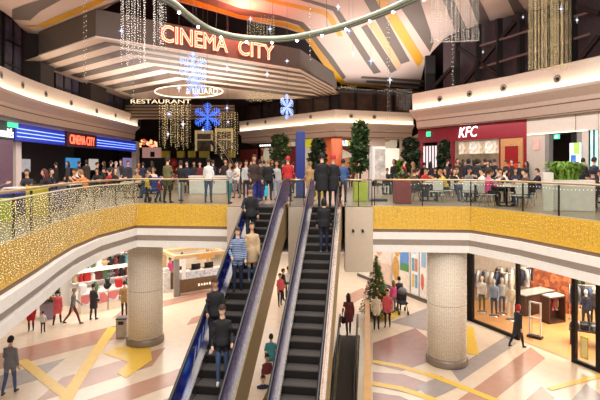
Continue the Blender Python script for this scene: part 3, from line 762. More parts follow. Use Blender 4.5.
def body(key, torso=0., seat=False, legs=((4,4),(-4,4)), arms=((6,8,12),(6,8,12)), coat=0., bulk=1., voxel=.022, head=(0.,0.), skirt_=0.):
    """legs: (hip flexion, knee flexion) left, right; arms: (flexion, abduction, elbow) left, right, degrees"""
    if key in BODY: return BODY[key]
    prim=[]   # (a,ra,b,rb,region)
    up=np.array([0,-math.sin(R(torso)),math.cos(R(torso))]); fw=np.array([0,-math.cos(R(torso)),-math.sin(R(torso))])
    ex=np.array([1.,0,0])
    J={}; feet=[]
    for s,(h,k) in ((-1,legs[0]),(1,legs[1])):
        a=R(h); b=R(h-k); th=np.array([s*.012,-math.sin(a),-math.cos(a)]); sh=np.array([0,-math.sin(b),-math.cos(b)])
        hip=np.array([s*.088,0,0]); kn=hip+th*.43; an=kn+sh*.42; J[s]=(hip,kn,an); feet.append(an[2]-.08)
    pel=np.array([0,0,-min(feet)])
    mb=MB()
    def ring_loft(rings,mi=1,n=16):
        vs=[];fs=[]
        for c,rx,ry,f in rings:
            g=np.array([0,f[1],f[2]])
            for k in range(n):
                a=2*PI*k/n; p=c+ex*(rx*math.cos(a))+g*(ry*math.sin(a)); vs.append(tuple(p))
        for i in range(len(rings)-1):
            for k in range(n): fs.append((i*n+k,i*n+(k+1)%n,(i+1)*n+(k+1)%n,(i+1)*n+k))
        fs.append(tuple(range(n-1,-1,-1))); fs.append(tuple((len(rings)-1)*n+k for k in range(n)))
        mb.add(vs,fs,mi,True)
    B=bulk
    rg=[(-.10,.125,.095),(-.02,.165*B,.115*B),(.08,.16*B,.11*B),(.20,.145*B,.10*B),(.33,.155*B,.112*B),(.42,.165*B,.108*B),(.475,.135*B,.085*B),(.505,.08,.07),(.53,.058,.058),(.64,.052,.055)]
    ring_loft([(pel+up*h,rx,ry,fw) for h,rx,ry in rg])
    prim.append((pel-up*.0,.16,pel+up*.40,.135,1)); prim.append((pel+up*.55,.05,pel+up*.66,.05,0))
    prim.append((pel-up*.10,.14,pel-up*.02,.15,1 if coat else 2))
    if coat and not seat:
        ring_loft([(pel+up*.10,.165*B,.12*B,fw)]+[(pel+np.array([0,-.01,-c]),.178*B+.02*c,.13*B+.04*c,np.array([0,-1.,0])) for c in (.0,coat*.5,coat)])
        prim.append((pel,.2,pel-np.array([0,0,coat-.05]),.23,1))
    for s in (-1,1):
        hip,kn,an=[q+pel for q in J[s]]
        mb.tube([hip+np.array([0,0,.05]),hip,(hip+kn)/2,kn,(kn*.6+an*.4),an],[.08,.092,.078,.058,.056,.042],10,2)
        prim.append((hip,.09,kn,.06,2)); prim.append((kn,.06,an,.045,2))
        f=an+np.array([0,0,-.045])
        mb.tube([an,f+np.array([0,.035,0]),f+np.array([s*.01,-.07,-.005]),f+np.array([s*.02,-.16,-.012])],[.042,.043,.04,.028],8,3)
        prim.append((f+np.array([0,.03,0]),.05,f+np.array([s*.02,-.16,-.012]),.04,3))
    hands=[]
    for s,(fl,ab,el) in ((-1,arms[0]),(1,arms[1])):
        sh=pel+up*.445+ex*(s*.152*B); a=R(fl+torso*.6); b=R(fl+el+torso*.6); c=R(ab)
        ud=np.array([s*math.sin(c),-math.sin(a)*math.cos(c),-math.cos(a)*math.cos(c)])
        inn=.35 if el>40 else .05
        fd=np.array([-s*inn*math.sin(R(min(el,90))),-math.sin(b),-math.cos(b)]); fd/=np.linalg.norm(fd)
        eb=sh+ud*.285; wr=eb+fd*.245
        mb.tube([pel+up*.455+ex*(s*.08),sh,(sh+eb)/2,eb,(eb+wr)/2,wr],[.055,.057*B,.049*B,.043*B,.039*B,.033*B],10,1)
        prim.append((sh,.066*B,eb,.05*B,1)); prim.append((eb,.05*B,wr,.042*B,1)); hands.append((wr,fd,s))
    tmp=bpy.data.objects.new('tmp',mb.mesh('tmp',[])); COL.objects.link(tmp)
    rm=tmp.modifiers.new('r','REMESH'); rm.mode='VOXEL'; rm.voxel_size=voxel; rm.use_smooth_shade=True
    sm=tmp.modifiers.new('s','SMOOTH'); sm.iterations=3; sm.factor=.5
    me=bpy.data.meshes.new_from_object(tmp.evaluated_get(bpy.context.evaluated_depsgraph_get())); bpy.data.objects.remove(tmp)
    V=np.empty(len(me.vertices)*3); me.vertices.foreach_get('co',V); V=V.reshape(-1,3)
    fs=[tuple(p.vertices) for p in me.polygons]; ctr=np.array([V[list(f)].mean(0) for f in fs])
    dd=[]
    for a,ra,b,rb,rgn in prim:
        d,t=seg_d(ctr,np.array(a),np.array(b)); dd.append(d-(ra+(rb-ra)*t))
    reg=np.array([p[4] for p in prim])[np.argmin(np.array(dd),axis=0)]
    if coat: reg=np.where((reg==2)&(ctr[:,2]>pel[2]-coat)&(not seat),1,reg)
    out=MB(); out.v=[tuple(v) for v in V]; out.f=fs; out.m=[int(r) for r in reg]; out.sm=[True]*len(fs)
    hc=pel+up*.725+fw*.015
    head_mesh(out,hc,R(head[0]),R(torso*.5+head[1]))

    for wr,fd,s in hands: hand_mesh(out,wr,fd,s)
    zm=min(v[2] for v in out.v); out.v=[(v[0],v[1],v[2]-zm) for v in out.v]; hc=hc-np.array([0,0,zm])
    me2=out.mesh('body',[None]*6 if False else [MC['near_black_wall']]*6)
    BODY[key]=(me2,tuple(hc),R(head[0]),R(torso*.5+head[1]),float(pel[2])); return BODY[key]
COLS=dict(black='#17161a',charcoal='#2e2d33',navy='#232a45',blue='#3b5a8c',jeans='#46597a',paleblue='#93a7c6',grey='#77767a',lightgrey='#b4b2b0',white='#e6e2de',cream='#e3d5bd',
  beige='#c4a681',tan='#a98557',brown='#5b3d2b',maroon='#6b2a2c',red='#c02a2a',coral='#e0606a',pink='#e2588a',orange='#d9803a',yellow='#d9b93a',olive='#6a6440',green='#4d6b45',teal='#3f8b93',purple='#5a3f74',darkbrown='#382820')
SK=['#d9a98a','#c8926f','#e4b99c']
def cmat(c):
    if c=='striped': return grooves('cloth_striped','#26345a','#9fb0cc',6.5,.8,axis='Z')
    return mat('cloth_'+c,COLS[c],.8,var=.12,scale=14)
HC=dict(black='#15110f',brown='#3a2417',dark='#241812',fair='#8f6a3c',grey='#8c8782',red='#b52626',navy='#20243a',white='#ddd8d2',maroon='#5b2326',orange='#c97a35')
PN=[0]
def person(loc,face,key,top,bot,label,hair='short',hc='dark',h=1.75,shoe='black',group=None,**kw):
    """face: 0 looks at the camera side, 180 away, 90 towards +x"""
    me,hcn,yaw,pit,pz=body(key,**POSE[key])
    o=bpy.data.objects.new('person',me); COL.objects.link(o); o.location=loc; o.rotation_euler=(0,0,R(face)); sc=h/1.78; o.scale=(sc,sc,sc)
    sk=mat('skin_%d'%(PN[0]%3),SK[PN[0]%3],.55,var=.05); PN[0]+=1
    for i,mm in enumerate((sk,cmat(top),cmat(bot),mat('shoe_'+shoe,COLS.get(shoe,'#1a1715'),.5,var=.1),mat('eye_dark','#1d1512',.3,var=0),mat('lips','#a8564e',.5,var=0))):
        o.material_slots[i].link='OBJECT'; o.material_slots[i].material=mm
    if hair:
        hm=hair_mesh(hair); nm='beanie' if hair=='beanie' else 'hood' if hair=='hood' else 'hair'
        if not hm.materials: hm.materials.append(MC['near_black_wall'])
        c=bpy.data.objects.new(nm,hm); COL.objects.link(c); c.parent=o; c.location=hcn; c.rotation_euler=(pit,0,yaw)
        c.material_slots[0].link='OBJECT'; c.material_slots[0].material=mat('hair_'+hc,HC[hc],.7,var=.2,scale=30)
    tag(o,label,'person',group); return o
POSE=dict(
 stand=dict(), stand2=dict(legs=((8,4),(-6,6)),arms=((10,6,25),(4,8,10)),head=(20,0)),
 phone=dict(arms=((25,10,95),(20,8,85)),head=(0,12)), pockets=dict(arms=((-18,24,70),(-18,24,70)),bulk=1.08),
 walk=dict(torso=4,legs=((24,8),(-20,18)),arms=((-18,8,15),(22,8,20))),
 stroll=dict(coat=.10,bulk=1.12,torso=2,legs=((10,6),(-9,12)),arms=((-6,12,20),(8,12,18))),
 walk2=dict(torso=3,legs=((-16,14),(20,6)),arms=((18,8,25),(-14,8,12)),bulk=1.1),
 coat=dict(coat=.36,bulk=1.12,legs=((5,4),(-5,5)),arms=((8,10,20),(5,10,15))),
 coatwalk=dict(coat=.34,bulk=1.1,torso=3,legs=((18,8),(-16,16)),arms=((-14,10,18),(16,10,22))),
 jacket=dict(coat=.10,bulk=1.12,legs=((5,3),(-4,4)),arms=((12,12,35),(8,14,22))),
 jacketrail=dict(coat=.10,bulk=1.12,legs=((6,4),(-5,4)),arms=((30,18,45),(6,12,20))),
 fore=dict(bulk=1.08,coat=.06,voxel=.018,legs=((6,5),(-5,4)),arms=((16,10,45),(5,12,18)),head=(12,10)),
 fore2=dict(bulk=1.08,coat=.06,voxel=.018,legs=((9,7),(-3,4)),arms=((5,13,25),(15,11,40)),head=(-14,14)),
 sit=dict(seat=True,legs=((84,84),(86,82)),arms=((32,8,62),(32,8,62)),torso=6),
 sitlean=dict(seat=True,legs=((86,88),(82,80)),arms=((52,10,60),(46,12,66)),torso=22,head=(0,-8)),
 sitback=dict(seat=True,legs=((82,78),(84,86)),arms=((14,10,70),(40,12,80)),torso=-4,bulk=1.15),
 child=dict(legs=((12,6),(-8,8)),arms=((20,14,20),(10,14,20)),bulk=1.1),
)
# seated bodies: pelvis height must equal the seat (0.50)
# ================================================================ SIGNS AND SHOP FRONTS OF THE UPPER FLOOR
def fit_text(name, body, p0, p1, z, h, m, parent=None, out=.05, depth=.02, mode='FILL', bevel=0., shear=0.):
    """lettering that spans plan points p0..p1 (reading direction), cap height h, centred at height z"""
    me=text_mesh(body,1.0,depth=depth,mode=mode,bevel=bevel)
    if shear: me.transform(Matrix.Shear('XY',4,(0,0)) if False else Matrix(((1,shear,0,0),(0,1,0,0),(0,0,1,0),(0,0,0,1))))
    co=[v.co for v in me.vertices]; x0,x1=min(c.x for c in co),max(c.x for c in co); y0,y1=min(c.y for c in co),max(c.y for c in co)
    p0,p1=Vector((*p0,0)).xy,Vector((*p1,0)).xy; u=(p1-p0); w=u.length; n=Vector((u.y,-u.x)).normalized()
    me.transform(Matrix.Translation((-(x0+x1)/2,-(y0+y1)/2,0))); me.transform(Matrix.Diagonal((w/(x1-x0),h/(y1-y0),1,1)))
    c=(p0+p1)/2+n*out; off=wloc(parent) if parent else Vector((0,0,0))
    me.transform(frame_mat(Vector((c.x,c.y,z))-off,(u.x,u.y,0))); me.materials.clear(); me.materials.append(m); me.name=name
    o=bpy.data.objects.new(name,me); COL.objects.link(o)
    if parent: o.parent=parent
    return o
def lp(line,x,out=0.):
    p,t=at_px(line,x); n=Vector((t.y,-t.x)); q=p+n*out; return (q.x,q.y)
def panel(mb,line,x0,x1,z0,z1,th=.1,out=0.,mi=0):
    p,q=Vector(lp(line,x0,out)),Vector(lp(line,x1,out)); c=(p+q)/2; t=q-p
    mb.box((c.x,c.y,(z0+z1)/2),(t.length,th,z1-z0),math.atan2(t.y,t.x),mi); return mb
def zz(line,x,y): p,_=at_px(line,x); return CZ+(HZ-y)*p.y/F
neon=mat('neon_red_letter','#e2321c',.4,var=0,emit=1.1,ecol='#f0381c'); neonw=mat('neon_tube_pale','#ffc0a8',.4,var=0,emit=2.4,ecol='#ff9a7c')
# big neon on the grey fascia
L2=[PF[1],PF[2]]
t=thing('neon_sign',((lp(L2,216)[0]),lp(L2,216)[1],14.2),'large red neon CINEMA CITY lettering on the grey overhead fascia','sign')
for body_,a,b in (('CINEMA',159.5,226.5),('CITY',236.5,272.5)):
    fit_text('letters',body_,lp(L2,a),lp(L2,b),14.78,1.0,neon,t,.12,.05)
    fit_text('neon_tubes',body_,lp(L2,a),lp(L2,b),14.78,1.0,neonw,t,.2,.0,'OUT',.026)
# left cinema front
LS=offs(PAR_L,-.35); LW=offs(PAR_L,-1.0)
bluep=mat('blue_sign_panel','#1a2f9c',.4,emit=.25,ecol='#2238d0',var=.1); bluel=mat('blue_light_tube','#8fa8ff',.4,var=0,emit=2.2,ecol='#7c9bff'); glowb=mat('blue_washed_fascia','#b9aec2',.5,var=.04)  # last one: the sign's blue light put into the fascia colour
t=thing('cinema_sign_band',(*lp(LS,75),8.6),'long blue sign band with light tubes around CINEMA CITY over the left box office','sign')
for a_,b__ in ((13,63),(94,135)): mm=MB(); panel(mm,LS,a_,b__,8.75,9.72,.25); mm.build('blue_panel',bluep,parent=t)
for z in (8.98,9.2,9.42):
    for a,b in ((14,62),(95,134)):
        p,q=lp(LS,a,.17),lp(LS,b,.17); mm=MB(); mm.tube([(*p,z),(*q,z)],.03,6); mm.build('light_tube',bluel,parent=t)
mm=MB(); panel(mm,LS,63.5,93.5,8.7,9.75,.5); mm.build('letter_box',mat('dark_red_box','#4a1616',.5),parent=t)
fit_text('letters','CINEMA CITY',lp(LS,66),lp(LS,91),9.22,.66,mat('sign_letter_orange','#ff8a6a',.4,var=0,emit=2.2,ecol='#ff5a3a'),t,.28)
mm=MB()
for a,b in ((3,134),): 
    P=[lp(LS,x,-.1) for x in range(1,136,6)]
    for p,q in zip(P,P[1:]): mm.add([(*p,9.72),(*q,9.72),(*q,9.98),(*p,9.98)],[(0,1,2,3)])
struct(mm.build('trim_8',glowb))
m=MB(); P=[lp(LS,x,-5.5) for x in range(2,136,8)]
for p,q in zip(P,P[1:]): m.add([(*p,UP),(*q,UP),(*q,9.95),(*p,9.95)],[(0,1,2,3)])
struct(m.build('wall_cinema_lobby',mat('lobby_wall','#4d4846',.8,var=.2)))
m=MB(); panel(m,LW,12.5,18,UP,8.75,.4); panel(m,LW,134,137,UP,9.9,.5); struct(m.build('pilaster_cinema',cream))
# poster lights and posters in the cinema lobby
for x0,x1,y0,y1,c,lab in ((66,80,158,168,'#4d9bd8','bright blue lit screen inside the cinema lobby'),(89,98,159,170,'#cfc6bc','pale poster on the dark lobby wall right of the blue screen'),(123,133,158,171,'#8f84b8','violet lit poster near the right end of the cinema front'),(133.2,136.5,158,170,'#e0b040','narrow yellow lit strip at the right end of the cinema front'),(17,30,159,172,'#b8b4b4','pale lit board at the left end of the cinema front')):
    LL=offs(PAR_L,-5.75); mm=MB(); panel(mm,LL,x0,x1,zz(LL,(x0+x1)/2,y1),zz(LL,(x0+x1)/2,y0),.08)
    tag(mm.build('lit_poster',mat('poster'+c,c,.4,emit=.7,var=.3,scale=3),loc=(*lp(LL,(x0+x1)/2),7)),lab,'poster')
# burger shop at the far left: purple lattice wall and white lettering
m=MB(); panel(m,LS,-6,11.5,UP,8.72,.15); o=m.build('lattice_screen',grooves('purple_lattice','#3d2536','#8d6f82',5,.5,axis='DIAGONAL'),loc=(*lp(LS,4),UP)); tag(o,'dark purple diagonal lattice screen at the far left edge','screen')
t=thing('shop_sign',(*lp(LS,4),8.8),'dark sign with white lettering cut by the left picture edge','sign')
mm=MB(); panel(mm,LS,-8,12,8.75,9.72,.2); mm.build('board',mat('sign_dark_green','#24332a',.5),parent=t)
fit_text('letters',"onald's",lp(LS,-3),lp(LS,10.5),9.1,.5,mat('white_letter','#ffffff',.4,var=0,emit=1.6),t,.14)
mm=MB(); p=lp(LS,8.5,.2); mm.box((p[0],p[1],9.55),(.1,.9,.26)); mm.build('exit_light',mat('exit_green','#35c488',.4,var=0,emit=1.6),parent=t)

# ---- KFC front and its neighbours
LR=offs(PAR_R[1:],-.75)
kred=mat('kfc_red','#85182a',.4,var=.05); kred2=mat('kfc_bright_red','#8e1a20',.35,emit=.05,var=.08); ktan=mat('tan_tile','#b98a58',.5,var=.2,scale=12)
m=MB()
panel(m,LR,419,528,8.95,9.93,.2); panel(m,LR,419,424,UP,8.95,.2); panel(m,LR,438.5,454,UP,8.95,.2); panel(m,LR,500,528,UP,8.95,.2)
struct(m.build('wall_kfc_front',kred))
t=thing('shop_sign',(*lp(LR,484),9.1),'white KFC lettering on the dark red shop front','sign')
fit_text('letters','KFC',lp(LR,460.5),lp(LR,479.5),9.47,.66,mat('white_letter','#ffffff'),t,.16,shear=.22)
t=thing('tiled_panel',(*lp(LR,514),UP),'bright red glowing panel framed in tan tiles on the KFC front','panel')
mm=MB(); panel(mm,LR,507,521,UP+.2,8.45,.06,.16); mm.build('red_panel',kred2,parent=t)
mm=MB(); panel(mm,LR,503,507,UP,8.85,.1,.16); panel(mm,LR,521,525,UP,8.85,.1,.16); panel(mm,LR,503,525,8.45,8.9,.1,.16); mm.build('tile_frame',ktan,parent=t)
m=MB(); panel(m,LR,507.5,520.5,UP+.35,UP+1.6,.06,.2); m.build('orange_glow',mat('orange_red_glow','#d2452a',.4,emit=.2,var=.2),parent=t)
mm=MB()
for i in range(5): panel(mm,LR,424.5+i*2.9,426+i*2.9,UP+.2,8.7,.06,.08,0); panel(mm,LR,426+i*2.9,427.4+i*2.9,UP+.2,8.7,.05,.06,1)
tag(mm.build('striped_door',[mat('lit_white_stripe','#f0eef4',.4,emit=.5,var=.02),mat('navy_stripe','#2a3050',.5)],loc=(*lp(LR,431),UP)),'white and navy vertically striped door in the red wall','door')
# counter opening: cream kitchen wall, menu boards, counter
KB=offs(PAR_R[1:],-3.6)
m=MB(); panel(m,KB,452,512,UP,9.9,.1); struct(m.build('wall_kfc_kitchen',mat('kitchen_wall','#cbb894',.5,emit=.05,var=.3,scale=2)))
for i in range(8):
    a=457+i*5.3; mm=MB(); panel(mm,LR,a,a+4.9,8.08,8.86,.06,-.2); mc=['#f0e8dc','#e8ddc8','#f4eee6'][i%3]
    o=mm.build('menu_board',mat('menu'+mc,('#cfc4b2','#b8a890','#d8d0c4')[i%3],.4,emit=.45,var=.6,scale=4+i%3),loc=(*lp(LR,a+2.4),8.4))
    tag(o,'%s lit menu board from the left over the KFC counter'%['first','second','third','fourth','fifth','sixth','seventh','last'][i],'menu board','menu boards over the counter')
mm=MB(); panel(mm,LR,455,500,UP,UP+1.05,.6,-.3,0); panel(mm,LR,455,500,UP+1.05,UP+1.12,.7,-.3,1)
tag(mm.build('service_counter',[kred,cream],loc=(*lp(LR,478),UP)),'long red service counter under the KFC menu boards','counter')
# beige wall, doorway, glass shop at the right edge
m=MB(); panel(m,LR,528,547,UP,9.93,.2); panel(m,LR,547,599.5,9.05,9.93,.2); panel(m,LR,582,590,UP,9.05,.2); panel(m,LR,600.2,700,UP,9.93,.2); struct(m.build('wall_right_front',mat('pale_panel','#b9ada3',.5,var=.03)))
mm=MB(); panel(mm,LR,547,551,UP,9.05,.3,0,0); panel(mm,LR,551,582,UP,9.05,.06,-1.5,1); panel(mm,LR,579,583,UP,9.05,.3,0,0); o=mm.build('door_1',[mat('grey_jamb','#7d7976',.5),darker]); struct(o)
mm=MB(); panel(mm,LR,530,590,9.02,9.07,.05,.2); tag(mm.build('curved_light_strip',mat('warm_strip','#fff0d8',.4,var=0,emit=1.6),loc=(*lp(LR,560),9.05)),'thin warm light strip above the dark doorway','light')
t=thing('exit_sign',(*lp(LR,558),8.7),'green exit sign hanging in the dark doorway','sign'); mm=MB(); panel(mm,LR,555.5,561,8.72,8.95,.05,.1); mm.build('lit_panel',mat('exit_green','#35c488'),parent=t)
mm=MB(); panel(mm,LR,557.2,557.9,8.77,8.9,.02,.14); panel(mm,LR,558.8,559.6,8.77,8.9,.02,.14); mm.build('white_figure',mat('white_letter','#fff'),parent=t)
t=thing('exit_sign',(*lp(LR,430),9.2),'small green exit sign on the red wall above the striped door','sign'); mm=MB(); panel(mm,LR,428.5,432.5,9.35,9.7,.05,.2); mm.build('lit_panel',mat('exit_green','#35c488'),parent=t)
mm=MB(); p=lp(LR,537,.14); panel(mm,LR,536,541,8.2,8.75,.04,.14); tag(mm.build('wall_logo',mat('pink_logo','#e79a90',.4,emit=.3,var=.3,scale=9),loc=(p[0],p[1],8.4)),'small pink lit logo on the pale wall right of KFC','sign')
t=thing('hanging_screen',(*lp(LR,577,.6),7.5),'white and green hanging screen in front of the doorway','screen')
mm=MB(); panel(mm,LR,574.5,585,UP+1.55,UP+2.6,.08,.3); mm.build('screen',mat('screen_white','#dfeef0',.3,emit=1.0,var=.25,scale=3),parent=t)
mm=MB(); panel(mm,LR,579,584.5,UP+2.05,UP+2.6,.03,.36); mm.build('green_patch',mat('screen_green','#8ed04a',.3,emit=.9,var=.1),parent=t)
mm=MB(); panel(mm,LR,576,581,UP+1.6,UP+2.0,.03,.36); mm.build('blue_patch',mat('screen_blue','#3f6db8',.3,emit=.6,var=.3),parent=t)
p=lp(LR,580,.3); mm=MB(); mm.tube([(p[0],p[1],UP+2.6),(p[0],p[1],9.9)],.015,6); mm.build('hanger',darksteel,parent=t)
m=MB(); panel(m,LR,590,599.8,UP,9.05,.05); struct(m.build('window_14',mat('teal_lit_window','#a9dcd8',.2,emit=.7,var=.35,scale=1.6)))
f=MB(); 
for x in (590,594.5,599.5): panel(f,LR,x,min(x+.7,599.9),UP,9.05,.12,.04)
struct(f.build('window_frame',darksteel))

# ---- central block shops
LC=offs(PAR_C,-.6); LCB=offs(PAR_C,-3.0)
m=MB()
for p,q in zip(LCB,LCB[1:]): m.add([(*p,UP),(*q,UP),(*q,9.95),(*p,9.95)],[(0,1,2,3)])
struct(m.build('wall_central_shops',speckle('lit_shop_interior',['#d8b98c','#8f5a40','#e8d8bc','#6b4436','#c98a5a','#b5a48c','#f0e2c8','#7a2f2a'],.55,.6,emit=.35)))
orange=mat('orange_brick_column','#b0532c',.6,var=.1)
m=MB(); panel(m,LC,315.5,333.5,UP,9.93,.6); panel(m,LC,335.5,338.5,UP,9.93,.6); struct(m.build('column_orange',orange))
mm=MB(); p,q=lp(LC,333.5),lp(LC,336); 
m=MB(); m.lathe([(.55,0),(.55,4.05)],(LC[1][0],LC[1][1],UP+.01),20); struct(m.build('column_orange_corner',orange))
for a,b,body_,mc,tc,lab in ((339,355,None,'#24442c','', 'SUBWAY sign in white and yellow right of the orange column'),(304.5,314,'','#c8c22a','','yellow green lit sign left of the orange column'),(296.5,304,'','#1d2a6a','','small dark blue lit sign on the central shop row'),(258,274,'','#211d1c','','dark shop sign on the central row above the red shop')):
    z0,z1=zz(LC,(a+b)/2,147 if b>300 else 148),zz(LC,(a+b)/2,139.5 if b>300 else 143)
    t=thing('shop_sign',(*lp(LC,(a+b)/2),z0),lab,'sign')
    mm=MB(); panel(mm,LC,a,b,z0,z1,.2,.05); mm.build('board',mat('signb'+mc,mc,.4,emit=.4 if mc in('#c8c22a','#1d2a6a') else .0,var=.15),parent=t)
    if body_ is None:
        fit_text('white_letters','SUB',lp(LC,a+.8),lp(LC,a+8),(z0+z1)/2,(z1-z0)*.72,mat('white_letter','#fff'),t,.2)
        fit_text('yellow_letters','WAY',lp(LC,a+8.4),lp(LC,b-.6),(z0+z1)/2,(z1-z0)*.72,mat('yellow_letter','#f2d020',.4,var=0,emit=1.3),t,.2)
    elif a==258:
        mm=MB(); 
        for i in range(5): panel(mm,LC,261+i*2.3,262.6+i*2.3,z0+.18,z1-.18,.03,.18)
        mm.build('white_marks',mat('white_letter','#fff'),parent=t)
m=MB(); panel(m,LC,241,257,UP,9.2,.2); panel(m,LC,288,296,UP,9.3,.2); panel(m,LC,357,384,UP,9.93,.2); struct(m.build('wall_central_front',mat('shop_front_red','#7d2a26',.5,var=.2)))
m.f=[];m.v=[];m.m=[];m.sm=[]; panel(m,LC,357,384,UP,9.93,.1,.14); panel(m,LC,400,412,UP,9.93,.2); struct(m.build('wall_central_pale',beige))
m=MB(); panel(m,LC,385,399,UP,9.0,.1); struct(m.build('window_15',mat('lit_shop_window','#e8dfcc',.3,emit=.8,var=.3,scale=1.2)))

# ---- cinema terrace behind: raised planting, lit kiosk, staircase, restaurant letters
TZ=8.25
m=MB(); m.box((-12.2,58.5,(UP+TZ)/2),(14,5,TZ-UP)); struct(m.build('terrace',mat('terrace_dark','#241d1b',.7)))
t=thing('bulb_sign',(-11.5,43.6,13),'row of bulb letters reading RESTAURANT under the portal ceiling','sign')
fit_text('letters','RESTAURANT',(D(131,100,43.5).x,43.5),(D(191,100,43.5).x,43.5),CZ+(HZ-101.5)*43.5/F,.36,mat('bulb_letter','#ffe8c0',.4,var=0,emit=.9),t,.05,.03)
mm=MB(); mm.bar((D(129,100,43.5).x,43.6,12.9),(D(193,100,43.5).x,43.6,12.9),.06,.08); mm.build('rail',darksteel,parent=t)
t=thing('oval_sign',(-9.2,39.5,13),'brown oval sign with pale rim lettered BILIARD hanging below the portal ceiling','sign')
c=D(189,91.5,39.5); pts=[(c.x+2.8*math.cos(2*PI*k/40),c.z+.50*math.sin(2*PI*k/40)) for k in range(40)]
mm=MB(); n=40; mm.add([(x,39.45,z) for x,z in pts]+[(x,39.6,z) for x,z in pts],[tuple(range(n-1,-1,-1)),tuple(range(n,2*n))]+[(i,(i+1)%n,n+(i+1)%n,n+i) for i in range(n)]); mm.build('board',mat('oval_brown','#8a7462',.5),parent=t)
mm=MB(); mm.tube([(x,39.42,z) for x,z in pts],.05,6,closed=True); mm.build('rim',mat('pale_glow_rim','#f6e6d0',.4,var=0,emit=.9),parent=t)
fit_text('letters','& BILIARD',(D(186,92,39.4).x,39.4),(D(218,92,39.4).x,39.4),c.z,.46,mat('pale_letter','#efe0cc',.4,var=0,emit=.7),t,.04)
ylw=mat('yellow_planter','#c9b52c',.5,var=.1); leaf=mat('leaf_green','#3f5a2c',.7,var=.35,scale=12); leaf2=mat('leaf_dark','#2b4226',.7,var=.35,scale=12); leafl=mat('leaf_light','#7da23a',.6,var=.3,scale=12)
def foliage(mb,c,rx,ry,rz,n,s,rnd):
    for _ in range(n):
        while True:
            p=Vector((rnd.uniform(-1,1),rnd.uniform(-1,1),rnd.uniform(-1,1)))
            if p.length<=1: break
        if p.length<.55: p=p.normalized()*rnd.uniform(.6,1)
        q=Vector((c[0]+p.x*rx,c[1]+p.y*ry,c[2]+p.z*rz)); a=rnd.uniform(0,2*PI); b=rnd.uniform(-.9,.9); l=s*rnd.uniform(.7,1.3)
        u=Vector((math.cos(a)*math.cos(b),math.sin(a)*math.cos(b),math.sin(b)))*l; w=Vector((-math.sin(a),math.cos(a),rnd.uniform(-.4,.4)))*l*.36
        mb.add([q-u*.5,q+w,q+u*.6,q-w],[(0,1,2,3)])
def planter_tree(x,y,z,h,fol,pot,label,lm,potm,seed,conical=False,group=None):
    rnd=random.Random(seed); t=thing('potted_tree',(x,y,z),label,'potted tree',group)
    pw,ph=pot; mm=MB(); mm.box((x,y,z+ph/2+.01),(pw,pw,ph),0,0,.02); mm.build('planter',potm,parent=t)
    mm=MB(); mm.box((x,y,z+ph+.005),(pw*.9,pw*.9,.03)); mm.build('soil',mat('soil','#3a2a1e',.9),parent=t)
    mm=MB(); mm.tube([(x,y,z+ph),(x+.03,y,z+ph+(h-ph)*.4),(x-.02,y,z+h*.8)],[.05,.04,.02],7); mm.build('trunk',mat('bark','#5a4632',.9,var=.3),parent=t)
    fx,fz0,fz1=fol; mm=MB(); k=max(3,int((fz1-fz0)/(fx*1.1)))
    for i in range(k):
        zz_=z+fz0+(fz1-fz0)*(i+.5)/k; r=fx*(1-.55*abs((i+.5)/k-.4)) if not conical else fx*(1.02-(i+.5)/k)
        foliage(mm,(x+rnd.uniform(-.1,.1)*fx,y,zz_),r,r,(fz1-fz0)/k*.75,int(420),.2,rnd)
    mm.build('foliage',lm,parent=t); return t
g='trees in planters on the food court'
planter_tree(*G(360,201,UP),3.25,(.48,1.3,3.2),(.55,.78),'tall leafy tree in a yellow green planter behind the right landing rail',leaf,mat('lime_planter','#b8c42c',.5,var=.06),1,group=g)
def tree_at(px,yb,h,w,f0,label,lm,potm,seed):
    p=G(px,yb,UP); planter_tree(p.x,p.y,UP,h,(w,f0,h),(.55,.75),label,lm,potm,seed,group=g)
tree_at(318,194,2.75,.55,.95,'small tree left of the couple in black at the escalator top',leaf2,ylw,2)
tree_at(279.5,190,3.3,.75,1.5,'broad tree in front of the central shops left of the blue totem',leaf,ylw,3)
tree_at(411,192,2.95,.62,1.2,'round dark tree left of the red KFC wall',leaf2,ylw,4)
tree_at(400,190,1.75,.55,.9,'low palm like bush left of the round dark tree',leafl,ylw,14)
tree_at(444,191,2.85,.45,1.1,'narrow dark tree standing in front of the KFC wall',leaf2,ylw,5)
for i,(x,w) in enumerate(((166,8),(181,7),(192,7),(204.5,10),(232,7))):
    p=D(x,153,56.4); t=thing('planter_box',(p.x,p.y,TZ),'yellow planter box on the dark terrace, %s from the left'%['first','second','third','fourth','fifth'][i],'planter','yellow planters on the terrace')
    ww=w*56.4/F; mm=MB(); mm.box((p.x,p.y,TZ+.42),(ww,.6,.8),0,0,.03); mm.build('box',ylw,parent=t)
    mm=MB(); foliage(mm,(p.x,p.y,TZ+1.3),ww*.45,.3,.6,90,.2,random.Random(i)); mm.build('foliage',leaf,parent=t)
p=D(151,148,56); t=thing('lit_kiosk',(p.x,p.y,TZ),'pink and white lit kiosk with coloured lights on the terrace','kiosk')
mm=MB(); mm.box((p.x+.1,p.y,TZ+.6),(2.0,.8,1.2),0,0,.03); mm.build('counter',mat('kiosk_pink','#d8a49a',.5,emit=.3,var=.1),parent=t)
mm=MB(); mm.box((p.x+.3,p.y-.42,TZ+.4),(.5,.04,.6)); mm.build('hatch',darker,parent=t)
mm=MB(); rnd=random.Random(3)
for _ in range(40): mm.ball((p.x+rnd.uniform(-1.3,.7),p.y-.1+rnd.uniform(-.2,.2),TZ+1.3+rnd.uniform(0,.8)),.13,n=6,m=5,mi=rnd.choice((0,0,1,2)))
mm.build('coloured_lights',[mat('glow_peach','#ffc09a',.4,emit=1.0,var=0),mat('glow_yel','#ffe080',.4,emit=1.0,var=0),mat('glow_redl','#e85a50',.4,emit=.8,var=0)],parent=t)
